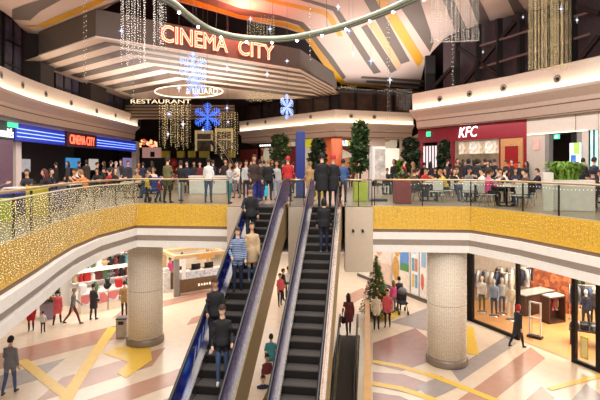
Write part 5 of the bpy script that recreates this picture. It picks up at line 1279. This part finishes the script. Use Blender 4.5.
b2=MB(); b2.lathe([(.09,0),(.1,.03),(.1,.22),(.05,.28),(.04,.34),(.05,.36)],n=10); gm.append(b2.mesh('bottle_goods',[darker]))
b3=MB(); b3.ball((0,0,.14),.13,(1,.8,1.05),10,8); b3.ball((0,-.02,.33),.09,n=10,m=8); b3.ball((-.07,-.02,.40),.035,n=6,m=5); b3.ball((.07,-.02,.40),.035,n=6,m=5); b3.ball((-.1,-.07,.17),.05,n=6,m=5); b3.ball((.1,-.07,.17),.05,n=6,m=5); gm.append(b3.mesh('soft_toy',[darker]))
an=math.atan2(LU.y,LU.x)
for zi,(z,lv) in enumerate(((1.0,'counter top'),(1.29,'lower shelf'),(1.95,'thick lit shelf'),(2.59,'top shelf'))):
    for k in range(13):
        s=.35+k*.3; o_=.25 if zi==0 else 1.5; 
        if zi==0 and k%2: continue
        q=lq(s,o_-.05); ki=rnd.randrange(3); c=gcol[rnd.randrange(len(gcol))]; sc=rnd.uniform(1.1,1.6)
        o=bpy.data.objects.new(('boxed_goods','bottle_goods','soft_toy')[ki],gm[ki]); COL.objects.link(o); o.location=(q.x,q.y,z+.001); o.rotation_euler=(0,0,an+rnd.uniform(-.2,.2)); o.scale=(sc,sc,min(sc,1.3))
        o.material_slots[0].link='OBJECT'; o.material_slots[0].material=cmat(c)
        tag(o,'%s %s standing on the %s of the left shop'%(c,('box','bottle','soft toy')[ki],lv),('box','bottle','toy')[ki],'goods on the %s of the left shop'%lv)
# kiosk
kx,ky=-6.35,28.5; ka=R(34); kc,ks=math.cos(ka),math.sin(ka)
def kp(u,v): return (kx+u*kc-v*ks,ky+u*ks+v*kc)
t=thing('sales_kiosk',(kx,ky,0),'sales kiosk with a wooden frame canopy and glass display counters on the lower floor','kiosk')
kw=mat('kiosk_wood','#c9a878',.5,var=.1); kd=mat('kiosk_brown','#6e5238',.5,var=.12)
mm=MB(); mm.box((*kp(.1,-.9),.45),(2.6,.5,.9),ka,0,.02); mm.build('counter',kd,parent=t)
mm=MB(); mm.box((*kp(.1,-1.16),.1),(2.6,.03,.18),ka); mm.build('plinth',steel,parent=t)
mm=MB(); mm.box((*kp(.1,-.9),1.1),(2.55,.48,.38),ka,0,.01); mm.build('glass_case',mat('glass_case','#cdd3e0',.15,var=.35,scale=8),parent=t)
mm=MB(); mm.box((*kp(.1,-.9),1.32),(2.6,.5,.05),ka); mm.build('case_top',mat('white_laminate','#efe9e4',.3),parent=t)
mm=MB(); mm.box((*kp(-.1,.9),.5),(2.4,.5,1.0),ka,0,.02); mm.build('back_counter',kd,parent=t)
for i,(u,v) in enumerate(((-1.4,-1.1),(1.4,-1.1),(1.4,1.1),(-1.4,1.1))): mm=MB(); mm.box((*kp(u,v),1.1),(.3 if i in(0,3) else .14,.14,2.2),ka,0,.01); mm.build('corner_post',kw if i!=0 else mat('grey_post','#8a847e',.5),parent=t)
for (u,v,a,b) in ((0,-1.1,3.1,.22),(0,1.1,3.1,.22)): mm=MB(); mm.box((*kp(u,v),2.2),(a,b,.2),ka,0,.01); mm.build('canopy_beam',kw,parent=t)
for u in (-1.45,1.45): mm=MB(); mm.box((*kp(u,0),2.2),(.22,2.0,.2),ka,0,.01); mm.build('canopy_beam',kw,parent=t)
mm=MB(); mm.box((*kp(.3,-1.22),2.1),(1.1,.05,.3),ka); mm.build('orange_name_board',mat('tan_board','#d9a05c',.5,var=.1),parent=t)
mm=MB()
for i in range(6): mm.box((*kp(-.1+.17*i,-1.16),.5),(.1,.02,.1 if i%2 else .14),ka)
mm.build('counter_marks',mat('pale_letter','#efe0cc'),parent=t)
mm=MB(); mm.box((*kp(-1.0,-1.16),1.5),(.22,.05,1.1),ka); mm.build('white_side_board',white,parent=t)
for i in range(2):
    q=kp(-.25+.8*i,-.85); mm=MB(); mm.box((*q,1.36),(.55,.35,.02),ka); mm.box((q[0]-.1*ks*-1,q[1]+.14,1.5),(.55,.03,.3),ka)
    tag(mm.build('display_case',mat('black_plastic','#1c1a1c',.3),loc=(q[0],q[1],1.35)),'black open display tray on the kiosk counter, %s one'%('left','right')[i],'display case')
for i,(px_,yb,h,c,lab) in enumerate(((166,292,1.2,'#d8d2cc','white low stand left of the kiosk'),)):
    p=G(px_,yb,0); mm=MB(); mm.box((p.x,p.y,h/2),(.4,.4,h),ka,0,.02); mm.box((p.x,p.y,h+.1),(.3,.3,.18),ka,0,.03); tag(mm.build('goods_stand',mat('gs'+c,c,.5,var=.2,scale=6),loc=(p.x,p.y,0)),lab,'stand')
# bin, plant, trees
p=G(122,337,0); t=thing('litter_bin',(p.x,p.y,0),'square beige litter bin beside the left round column','litter bin')
mm=MB(); mm.box((p.x,p.y,.41),(.42,.42,.78),R(8),0,.02); mm.build('body',mat('bin_beige','#b8a898',.5,.2,var=.06),parent=t)
mm=MB(); mm.box((p.x,p.y,.83),(.44,.44,.06),R(8),0,.01); mm.build('lid',greybrown,parent=t); mm=MB(); mm.box((p.x+.03,p.y-.215,.66),(.22,.02,.14),R(8)); mm.build('opening',black,parent=t)
p=G(48,318,0); rnd=random.Random(5); t=thing('potted_tree',(p.x,p.y,0),'decorated round bush in a mauve square pot at the left shop','potted tree')
mm=MB(); mm.box((p.x,p.y,.4),(.62,.62,.78),R(20),0,.03); mm.build('pot',mat('mauve_pot','#9a8a9c',.6,var=.06),parent=t)
mm=MB(); foliage(mm,(p.x,p.y,1.2),.55,.55,.6,420,.16,rnd); fol=mm.build('foliage',leaf,parent=t)
for i in range(14):
    a,b=rnd.uniform(0,2*PI),rnd.uniform(-.6,.9); mm=MB(); mm.ball((p.x+.52*math.cos(a)*math.cos(b),p.y+.52*math.sin(a)*math.cos(b),1.2+.58*math.sin(b)),.05,n=8,m=6); mm.build('bauble',mat(('bauble_red','bauble_gold')[i%2],('#c8322a','#d9a83a')[i%2],.25,.4),parent=fol)
p=G(376,317,0); rnd=random.Random(6); t=thing('christmas_tree',(p.x,p.y,0),'tall Christmas tree covered with red and gold baubles on the lower floor','christmas tree')
mm=MB(); mm.tube([(p.x,p.y,.02),(p.x,p.y,2.6)],[.09,.03],8); mm.build('trunk',mat('bark','#5a4632'),parent=t)
mm=MB(); mm.lathe([(.34,.0),(.36,.04),(.3,.3),(.28,.32)],(p.x,p.y,0),16); mm.build('stand',mat('tree_stand_gold','#a8843a',.4,.4),parent=t)
mm=MB(); rz=.82; Ht=3.0
for i in range(2200):
    f=1-math.sqrt(rnd.random()); z=.25+(Ht-.25)*f; r=rz*(1-f)*rnd.uniform(.55,1)+.02; a=rnd.uniform(0,2*PI); u=Vector((math.cos(a),math.sin(a),-.25)); w=Vector((-math.sin(a),math.cos(a),.2))*.05
    q=Vector((p.x+r*math.cos(a),p.y+r*math.sin(a),z)); l=.14; mm.add([q-u*l,q+w,q+u*l*.7,q-w],[(0,1,2,3)])
ndl=mm.build('needles',mat('fir_green','#55652c',.8,var=.4,scale=10),parent=t)
for i in range(90):
    f=1-math.sqrt(rnd.random()*.98); a=rnd.uniform(0,2*PI); r=rz*(1-f)*.98; mm=MB(); mm.ball((p.x+r*math.cos(a),p.y+r*math.sin(a),.3+(Ht-.3)*f),rnd.uniform(.035,.055),n=8,m=6)
    mm.build('bauble',mat(('bauble_red','bauble_gold','bauble_cream')[i%3],('#c8322a','#d9a83a','#ead8b0')[i%3],.25,.4),parent=ndl)
# pushchair near the posters
p=G(402,313,0); t=thing('pushchair',(p.x,p.y,0),'dark pushchair beside the poster wall','pushchair')
mm=MB(); mm.box((p.x,p.y,.52),(.42,.5,.12),R(20),0,.04); mm.box((p.x+.08,p.y+.24,.82),(.42,.12,.6),R(20),0,.04); mm.build('seat',cmat('charcoal'),parent=t)
mm=MB(); mm.ball((p.x+.05,p.y+.18,1.05),.26,(.85,.9,.7)); mm.build('hood',cmat('grey'),parent=t)
for s in (-1,1):
    mm=MB(); mm.tube([(p.x+s*.22,p.y-.35,.1),(p.x+s*.22,p.y+.1,.55),(p.x+s*.22,p.y+.5,1.05)],.018,6); mm.tube([(p.x+s*.22,p.y+.35,.1),(p.x+s*.22,p.y,.5)],.018,6); fs_=mm.build('frame_side',darksteel,parent=t)
    for yy in (-.35,.35): mm=MB(); mm.tube([(p.x+s*.22-.03,p.y+yy,.105),(p.x+s*.22+.03,p.y+yy,.105)],.1,12); mm.build('wheel',black,parent=fs_)
# ================================================================ FOOD COURT FURNITURE
tw=mat('white_table_top','#e4ded6',.3,var=.03); cw=mat('white_chair_shell','#ddd6ce',.4,var=.04); cb=mat('dark_chair_shell','#3a322e',.5,var=.08)
def table_proto(label):
    t=thing('cafe_table',(0,0,UP),label,'table'); mm=MB(); mm.box((0,0,.73),(.8,.8,.04),0,0,.012); mm.build('top',tw,parent=t,world=False)
    mm=MB(); mm.tube([(0,0,.04),(0,0,.71)],.035,8); mm.build('leg',darksteel,parent=t,world=False); mm=MB(); mm.lathe([(.24,.003),(.24,.02),(.06,.045)],n=16); mm.build('base',darksteel,parent=t,world=False); return t
def chair_proto(label,m):
    t=thing('cafe_chair',(0,0,UP),label,'chair'); mm=MB(); mm.box((0,0,.435),(.42,.42,.03),0,0,.012); mm.build('seat',m,parent=t,world=False)
    mm=MB(); mm.box((0,.215,.70),(.42,.03,.42),0,0,.014); mm.build('backrest',m,parent=t,world=False)
    for i in (-1,1):
        for j in (-1,1): mm=MB(); mm.tube([(i*.19,j*.19,.003),(i*.17,j*.17,.42)],.013,6); mm.build('leg',steel,parent=t,world=False)
    for i in (-1,1): mm=MB(); mm.tube([(i*.17,.2,.43),(i*.17,.215,.52)],.013,6); mm.build('back_support',steel,parent=t,world=False)
    return t
TP=CP=CD=None
def seat_xy(tx,ty,a): return (tx+math.sin(R(a))*.78,ty-math.cos(R(a))*.78)
def put_table(x,y,rz,lab):
    global TP
    if TP is None: TP=table_proto(lab); o=TP; o.location=(x,y,UP); o.rotation_euler=(0,0,R(rz))
    else: o=dup(TP,(x,y,UP),R(rz),lab)
    return o
def put_chair(x,y,a,lab,grp,white_=True):
    """a: direction the sitter faces"""
    global CP,CD
    pr=CP if white_ else CD
    if pr is None:
        pr=chair_proto(lab,cw if white_ else cb); pr.location=(x,y,UP); pr.rotation_euler=(0,0,R(a)); pr['group']=grp
        if white_: CP=pr
        else: CD=pr
        return pr
    return dup(pr,(x,y,UP),R(a),lab,grp)
# each table: place, description, sitters as (bearing from the table, pose, top, hair, hair colour)
TABLES=[
 # right side, near the rail
 (5.3,19.9,8,'first table by the right rail',[(-70,'sit','brown','short','dark'),(80,'sitlean','yellow','short','fair'),(0,None,0,0,0)]),
 (6.8,19.6,5,'second table by the right rail',[(-20,None,0,0,0),(100,'sit','white','short','dark'),(200,'sit','black','long','dark')]),
 (8.05,18.9,-10,'third table by the right rail',[(20,None,0,0,0),(-85,'sitlean','white','short','dark'),(95,'sitback','grey','short','dark'),(180,'sit','charcoal','short','black')]),
 (7.45,17.3,-10,'table left of the white planter',[(-70,'sit','pink','short','dark'),(110,'sit','brown','short','dark'),(15,None,0,0,0)]),
 (10.0,16.9,-25,'table at the right picture edge',[(15,'sit','brown','short','black'),(95,'sitlean','cream','short','dark'),(-90,None,0,0,0)]),
 (6.2,22.6,10,'table nearest the round tree',[(-90,'sit','black','short','dark'),(90,'sit','black','long','dark'),(180,'sit','red','short','dark')]),
 (8.0,22.4,0,'middle table of the second right row',[(-90,'sit','cream','long','fair'),(90,'sitlean','charcoal','short','dark'),(170,'sit','grey','short','dark')]),
 (9.9,21.5,-15,'table before the tiled panel',[(-80,'sit','white','short','black'),(100,'sit','black','short','dark'),(190,'sit','navy','long','brown')]),
 (11.2,19.6,-20,'table before the pale right wall',[(-90,'sit','black','short','dark'),(90,'sit','black','short','brown'),(180,'sit','brown','short','dark')]),
 (7.4,25.4,5,'left table below the KFC letters',[(-90,'sit','charcoal','short','dark'),(90,'sit','maroon','long','dark'),(180,'sit','black','short','dark')]),
 (9.4,24.6,-5,'right table below the KFC letters',[(-90,'sit','black','short','dark'),(90,'sit','lightgrey','short','dark'),(180,'sit','black','short','black')]),
 # left side
 (-9.25,15.9,10,'table behind the blue partition',[(-80,'sitback','grey','short','black'),(100,'sit','black','long','maroon'),(185,'sit','charcoal','short','dark')]),
 (-9.0,18.7,0,'table of the diner in orange',[(80,'sitlean','orange','short','fair'),(-90,'sit','black','long','dark'),(190,'sit','brown','short','dark')]),
 (-9.6,22.3,10,'table of the diner in red',[(-90,'sit','white','short','brown'),(85,'sit','red','short','dark'),(180,'sit','black','short','dark')]),
 (-7.5,21.6,5,'table beside the brown haired woman',[(-90,'sitback','black','long','brown'),(90,'sit','navy','short','dark'),(180,'sit','tan','long','fair')]),
 (-9.9,27.0,0,'leftmost back table on the left',[(-90,'sit','charcoal','short','dark'),(90,'sit','grey','long','dark'),(180,'sit','white','short','dark')]),
 (-7.7,24.9,10,'table by the left gallery corner',[(-90,'sit','olive','short','dark'),(90,'sit','maroon','long','dark'),(180,'sit','cream','short','fair')]),
 (-8.1,29.0,5,'table below the red cinema letters',[(-90,'sit','black','short','dark'),(90,'sit','pink','long','brown'),(180,'sit','black','short','black')]),
 (-5.6,26.5,0,'table left of the white counter',[(-90,'sit','navy','short','dark'),(90,'sit','maroon','long','dark'),(180,'sit','yellow','short','fair')]),
 (-3.9,27.5,0,'table right of the white counter',[(-90,'sit','black','long','dark'),(90,'sit','black','short','dark'),(180,'sit','beige','short','dark')]),
 (4.6,24.6,0,'table before the poster stand',[(-90,'sit','black','short','dark'),(90,'sit','brown','long','dark'),(180,'sit','charcoal','short','dark')]),
]
side_=lambda a: 'left side' if -135<=a<=-40 else 'right side' if 40<=a<=135 else 'far side' if abs(a)>135 else 'near side'
hn=dict(short='short haired',long='long haired')
for x,y,rz,lab,ss in TABLES:
    put_table(x,y,rz,'square white-topped '+lab)
    for a,pz_,c,h,hc in ss:
        sx,sy=seat_xy(x,y,a+rz); face=a+rz+180
        wht=(pz_ is None) or (c in ('pink','yellow','white','cream'))
        put_chair(sx,sy,face,'%s cafe chair, %s of the %s'%('white' if wht else 'dark',side_(a),lab),'cafe chairs in the food court',wht)
        if pz_:
            al=.05; px_,py_=sx,sy
            person((px_,py_,UP),face,pz_,c,random.choice(('black','jeans','charcoal')),'%s diner in %s, %s of the %s'%(hn[h],CN.get(c,c),side_(a),lab),h,hc,1.72)

# long white serving counter in the middle ground
p=G(209,194,UP); t=thing('serving_counter',(p.x,25.2,UP),'long low white counter behind the white shirted man','counter')
mm=MB(); mm.box((-4.75,25.0,UP+.45),(1.9,.6,.88),0,0,.02); mm.build('body',tw,parent=t); mm=MB(); mm.box((-4.75,25.0,UP+.92),(2.0,.7,.05),0,0,.01); mm.build('top',white,parent=t)

# ================================================================ PEOPLE STANDING AND WALKING
def up_(px,py): p=G(px,py,UP); return (p.x,p.y,UP)
def lo_(px,py): p=G(px,py,0); return (p.x,p.y,0.014)
person(up_(167.5,203),150,'jacket','olive','charcoal','man in an olive jacket standing behind the left rail near the gallery corner','short','dark',1.82)
person(up_(181,202),200,'walk','black','lightgrey','person in black with pale grey trousers walking behind the rail, right of the olive jacket','short','dark',1.72)
person(up_(147,202.5),90,'child','yellow','charcoal','small child in yellow behind the left rail by the gallery corner','short','fair',1.15)
person(up_(159,202),120,'child','red','jeans','small child in red standing beside the olive jacketed man','short','dark',.95)
person(up_(208.5,202.5),175,'stand','white','jeans','man in a white shirt seen from behind at the rail left of the escalators','short','black',1.78,shoe='black')
person(up_(229.5,203.5),60,'phone','lightgrey','teal','person in a light top and teal trousers at the rail beside the escalator','long','dark',1.6)
person(up_(237,198),-40,'stand2','white','grey','person in a white top standing behind the teal trousered one','short','dark',1.66)
person(up_(246,199),20,'stand','lightgrey','charcoal','person in light grey behind the head of the left escalator','short','brown',1.7)
# landing of the left escalator
person(up_(254,206),25,'jacket','darkbrown','black','man in a dark brown jacket at the head of the left escalator','short','black',1.86)
person(up_(260,200),190,'coat','charcoal','black','person in a long charcoal coat behind the dark brown jacket','short','dark',1.72)
person(up_(268.5,200.5),170,'jacket','black','charcoal','person in black carrying the turquoise bag at the escalator landing','short','fair',1.74)
person(up_(276.5,200),10,'stand2','lightgrey','paleblue','woman in light grey facing the camera between the escalators','long','brown',1.66)
person(up_(288,201.5),160,'jacket','red','black','person in a red jacket with a red cap left of the blue totem','beanie','red',1.84)
person(up_(283,198),150,'jacket','black','black','person in black standing just left of the red jacket','short','dark',1.7)
person(up_(310.5,201),190,'coatwalk','tan','brown','person in a tan coat walking away left of the couple in black','short','fair',1.66)
# couple at the top of the right escalator
person((up_(322,208.5)),180,'coat','black','black','left one of the couple in black seen from behind at the right escalator top','short','black',1.9,shoe='black')
person((up_(333,208)),175,'coat','black','black','right one of the couple in black, with reddish hair, at the right escalator top','beanie','red',1.84,shoe='black')
person(up_(343,202),160,'jacket','blue','black','person in a blue jacket walking away right of the couple in black','short','dark',1.74)
person(up_(352,187),30,'coat','brown','black','person in a brown coat in the distance left of the lime planter','short','dark',1.68)
person(up_(348,188),-20,'stand','black','black','distant person in black left of the brown coat','long','dark',1.66)
person(up_(394,193),-60,'coat','black','black','person in a black coat standing behind the red planter','hood','black',1.78)
person(up_(404,194),60,'jacket','red','black','person in a red jacket standing behind the red planter','short','dark',1.76)
person(up_(413,193),-90,'stand','tan','black','person in tan right of the red jacket behind the red planter','long','fair',1.68)
person(up_(448,190),200,'stand','red','black','person in a red top standing before the narrow dark tree','short','dark',1.76)
person(up_(438,190),150,'stand','black','jeans','person in black standing by the striped door','short','black',1.72)
# queue at the counter
for i,(x,y,c,h,hc) in enumerate(((457,187.5,'black','short','dark'),(463,188,'charcoal','short','black'),(468.5,187.5,'navy','hood','navy'),(474,188.5,'black','long','dark'),(479.5,188,'charcoal','short','brown'),(485,188.5,'black','short','black'),(490,189,'navy','short','dark'),(494.5,189.5,'black','beanie','navy'))):
    person(up_(x,y+3.5),175+i*3,('jacket','coat')[i%2],c,'black','%s person from the left in the KFC counter queue, in %s'%(('first','second','third','fourth','fifth','sixth','seventh','last')[i],c),h,hc,1.80+.03*(i%3))
person(up_(583,200),150,'stand','black','charcoal','person in black standing right of the fern at the right edge','short','black',1.8)
person(up_(594,203),100,'jacket','navy','brown','person in a navy vest at the right picture edge before the lit window','short','dark',1.8)
person(up_(533,189),90,'stand','black','black','person in black standing before the pale wall right of KFC','short','dark',1.7)
person(up_(541,190),-60,'jacket','darkbrown','black','person in dark brown standing by the dark doorway','short','black',1.74)
person(up_(128,195),30,'stand','charcoal','black','person in charcoal standing at the right end of the cinema front','short','dark',1.72)
person(up_(139,189),-30,'stand2','maroon','jeans','person in maroon standing below the end of the blue sign band','long','brown',1.66)
person(up_(116,192),60,'stand','grey','black','person in grey standing before the violet poster','short','grey',1.7)
person(up_(200,193),0,'stand','maroon','black','person in maroon in the distance before the terrace','long','dark',1.66)
person(up_(226,192),40,'stand2','brown','black','person in brown at the foot of the terrace staircase','short','dark',1.72)
person(up_(187,193),-20,'stand','navy','black','person in navy in the distance left of the white shirted man','short','dark',1.7)
crowd=[]
rc=random.Random(31)
for lab,grp,pts in (('dark dressed visitor standing among the crowded tables below the KFC letters','crowd below the KFC letters',[(x,191+rc.uniform(0,3.2)) for x in (424,433,447,453,459,466,472,481,489,498,505,512,519,526)]),
  ('dark dressed visitor standing in the crowd before the left box office','crowd before the box office',[(x,189.5+rc.uniform(0,3)) for x in (56,68,79,88,97,104,111,121,143,152)]),
  ('dark dressed visitor standing in the crowd before the terrace staircase','crowd before the staircase',[(x,190+rc.uniform(0,4)) for x in (180,194,215,221,240,250,264,272,293)])):
    for i,(x,y) in enumerate(pts):
        for tr_ in range(80):
            q=up_(x,y)
            if all((q[0]-o.location.x)**2+(q[1]-o.location.y)**2>(.5 if o.name.startswith('cafe_table') else .42) for o in bpy.data.objects if o.parent is None and o.get('category') in('person','table','chair','pushchair') and o.location.z>4): break
            x+=rc.uniform(-2.5,2.5); y=min(197,max(189,y+rc.uniform(-1,1)))
        person(up_(x,y),rc.uniform(-180,180),('stand','stand2','jacket','coat','phone')[i%5],('black','charcoal','navy','darkbrown','black','maroon' if False else 'charcoal')[i%6],'black',lab,('short','long','short','bob')[i%4],('dark','black','brown')[i%3],1.66+.05*(i%4),group=grp)
# bags on the upper floor
p=up_(265,200.5); t=thing('shopping_bag',p,'bright turquoise bag hanging beside the person in black at the landing','bag'); 
mm=MB(); mm.box((p[0]-.02,p[1]-.25,UP+.40),(.34,.16,.42),.1,0,.03); mm.build('bag_body',mat('turquoise_bag','#35b4d8',.5,var=.06),parent=t); mm=MB(); mm.tube([(p[0]-.09,p[1]-.25,UP+.6),(p[0]-.05,p[1]-.25,UP+.78),(p[0]+.05,p[1]-.25,UP+.78),(p[0]+.07,p[1]-.25,UP+.6)],.01,5); mm.build('strap',mat('turquoise_bag','#35b4d8'),parent=t)
p=up_(153,202); t=thing('pushchair',p,'blue pushchair beside the child in yellow behind the left rail','pushchair')
mm=MB(); mm.box((p[0],p[1],UP+.5),(.4,.5,.14),.3,0,.04); mm.box((p[0]+.1,p[1]+.2,UP+.75),(.4,.12,.5),.3,0,.04); mm.build('seat',mat('pram_blue','#2c3f86',.6,var=.1),parent=t)
for s in (-1,1):
    mm=MB(); mm.tube([(p[0]+s*.2,p[1]-.3,UP+.1),(p[0]+s*.2,p[1]+.1,UP+.55),(p[0]+s*.2,p[1]+.45,UP+1.0)],.02,6); fs_=mm.build('frame_side',darksteel,parent=t)
    for yy in (-.3,.3): mm=MB(); mm.tube([(p[0]+s*.2-.03,p[1]+yy,UP+.095),(p[0]+s*.2+.03,p[1]+yy,UP+.095)],.09,12); mm.build('wheel',black,parent=fs_)
# ---- riders: standing on the treads
def rider(px,py,v0,face,key,*a,**k):
    """pixel of the feet -> the tread of that escalator (v0 = bank offset)"""
    m_=SL; d=(1.45+17*m_)/(m_+(py-HZ)/F); x=(px-300)*d/F
    yl=(d-17)/math.cos(ang)*1.0+H0; i=max(0,min(int(H0/RUN),math.floor(yl/RUN))); z=nose(i*RUN)+.007
    yc=i*RUN+RUN*.55; cx=v0+ECX+YAW*(d-17); ox=max(-.26,min(.26,x-cx))
    top=Vector(E(v0,17,0)); bx=top.x-math.sin(ang)*H0; by=17-math.cos(ang)*H0
    return person((bx+math.sin(ang)*yc+ox*math.cos(ang),by+math.cos(ang)*yc-ox*math.sin(ang),z),face,key,*a,**k)
rider(323.5,252,0,176,'jacket','black','navy','woman in a black jacket riding up the right escalator, seen from behind','bob','black',1.70,shoe='grey')
rider(246,240,-1.98,8,'jacketrail','black','charcoal','man in a black jacket and dark beanie highest on the left escalator','beanie','navy',1.84)
rider(238.5,283,-1.98,6,'fore','striped','navy','man in a blue striped sweater on the left escalator','short','brown',1.80)
rider(250.5,281,-1.98,14,'coat','beige','jeans','woman in a beige coat and jeans standing beside the striped sweater','long','brown',1.68,shoe='grey')
rider(211.5,352,-1.98,4,'fore','black','charcoal','left one of two men in black jackets lowest on the left escalator','short','brown',1.82,shoe='white')
rider(224.5,369,-1.98,10,'fore2','black','jeans','right one of two men in black jackets lowest on the left escalator, in jeans','short','brown',1.80,shoe='white')
# riders on the shadowed walkway
def low_rider(px,py_head,d,*a,**k):
    z=-.27*(20.6-d)-.012; x=(px-300)*d/F; return person((x,d,z),*a,**k)
low_rider(271,345,18.0,175,'jacket','teal','black','person in teal on the shadowed walkway between the escalators','short','dark',1.72)
low_rider(267,360,16.9,20,'stand','maroon','black','person in maroon facing up on the shadowed walkway','short','dark',1.7)
low_rider(263,380,15.8,10,'jacket','navy','jeans','person in navy lowest on the shadowed walkway','short','brown',1.74)
# ---- lower floor
person(lo_(10,394),176,"stroll","grey",'jeans','man in a grey jacket and jeans walking away at the lower left','short','black',1.84,shoe='black')
person(lo_(31,331),25,'coat','red','black','woman in an open red coat and black boots near the mauve pot','long','brown',1.5)
person(lo_(43,333),200,'child','white','charcoal','toddler in white walking beside the woman in the red coat','short','dark',.95)
person(lo_(57.5,324.5),190,'coatwalk','coral','darkbrown','woman in a coral red coat walking past the mauve pot','short','dark',1.6)
person(lo_(73,324.5),120,'walk','grey','maroon','person in grey with maroon trousers walking along the left shop','short','grey',1.74)
person(lo_(93.5,320),160,'coat','charcoal','black','person in charcoal standing before the blue and white poster counters','short','black',1.72)
person(lo_(124.5,317),200,'jacket','tan','black','person in tan with black boots half hidden behind the left column','short','brown',1.74)
person(lo_(348.5,335),182,'coatwalk','maroon','charcoal','woman in a maroon coat walking away at the top of the dark walkway','long','dark',1.80)
person(lo_(376.5,330),170,'jacket','cream','black','person in a cream jacket seen from behind in front of the Christmas tree','short','brown',1.68)
person(lo_(387.5,327),-20,'jacket','coral','black','person in a coral jacket right of the Christmas tree','short','black',1.70)
person(lo_(393.5,313),200,'stand','pink','grey','person in pink beside the pushchair','long','fair',1.62)
person(lo_(399,311),190,'coat','charcoal','charcoal','person in a charcoal coat pushing the dark pushchair','short','black',1.72)
person(lo_(517.5,348),110,'coatwalk','charcoal','black','woman with red hair in a charcoal coat walking past the clothes shop','bob','red',1.76)
for i,(x,y,c) in enumerate(((170,285,'pink'),(174,283,'charcoal'),(182,279,'white'))):
    person(lo_(x,y),(60,170,20)[i],'stand',c,'black','distant person in %s behind the left side of the kiosk'%c,'short','dark',1.7)
for i,(x,y,c) in enumerate(((283,300,'black'),(288,297,'white'),(280,306,'coral'))):
    person(lo_(x,y),(60,170,20)[i],'stand2',c,'black','distant person in %s seen through the gap between the escalators'%c,'short','dark',1.7)
p=lo_(343.5,335); p=(p[0]-.02,p[1]-.04,.55); t=thing('handbag',p,'dark handbag carried by the woman in the maroon coat','bag')
mm=MB(); mm.box((p[0]-.02,p[1],p[2]+.12),(.16,.32,.28),.2,0,.04); mm.build('bag_body',mat('bag_black','#1b1618',.5),parent=t); mm=MB(); mm.tube([(p[0]-.02,p[1]-.1,p[2]+.25),(p[0]-.02,p[1]-.03,p[2]+.42),(p[0]-.02,p[1]+.03,p[2]+.42),(p[0]-.02,p[1]+.1,p[2]+.25)],.01,5); mm.build('strap',mat('bag_black','#1b1618'),parent=t)

# ================================================================ LIGHT
w=bpy.data.worlds.new('world'); S.world=w; w.use_nodes=True
w.node_tree.nodes['Background'].inputs[0].default_value=(1,.94,.88,1); w.node_tree.nodes['Background'].inputs[1].default_value=.8
def area(name,loc,size,e,col=(1,.95,.90),rot=(0,0,0)):
    l=bpy.data.lights.new(name,'AREA'); l.shape='RECTANGLE'; l.size,l.size_y=size; l.energy=e; l.color=col
    o=bpy.data.objects.new(name,l); COL.objects.link(o); o.location=loc; o.rotation_euler=rot; return o
area('atrium_ceiling_light',(0,16,16.4),(14,16),2400)
area('food_court_light_right',(12,24,9.8),(6,14),480)
area('food_court_light_left',(-11.5,24,9.8),(7,22),650)
area('food_court_light_back',(2,40,9.8),(14,8),900)
area('lower_light_right',(6.2,26,4.15),(5,9),330)
area('lower_light_left',(-9.5,26,4.15),(7,9),680,(1,.96,.91))
area('lower_light_back',(-1,31,4.15),(10,10),480,(1,.96,.91))
area('clothes_shop_light',(13.5,22,4.1),(5,10),1250,(1,.90,.78))
area('added_fill_striped_ceiling',(6,42,14.2),(10,22),1150,(1,.93,.88),(PI,0,0))  # added upward fill that brightens the striped ceiling, no actual fitting
area('added_fill_portal_soffit',(-8,36,11.5),(9,8),800,(1,.88,.8),(PI,0,0))  # unseen helper, added to lift the soffit stripes from below
area('added_gallery_fill_front',(0,1.5,14.5),(18,5),1350,rot=(R(50),0,0))  # soft fill added for columns, fascia and riders, simulating the opposite gallery's lighting
l=bpy.data.lights.new('neon_spill','POINT'); l.energy=700; l.color=(1,.22,.14); l.shadow_soft_size=.8; o=bpy.data.objects.new('neon_spill',l); COL.objects.link(o); o.location=(-3.5,29,16.1)
area('blue_sign_spill',(-14.2,36,9.75),(1,16),90,(.35,.42,1))
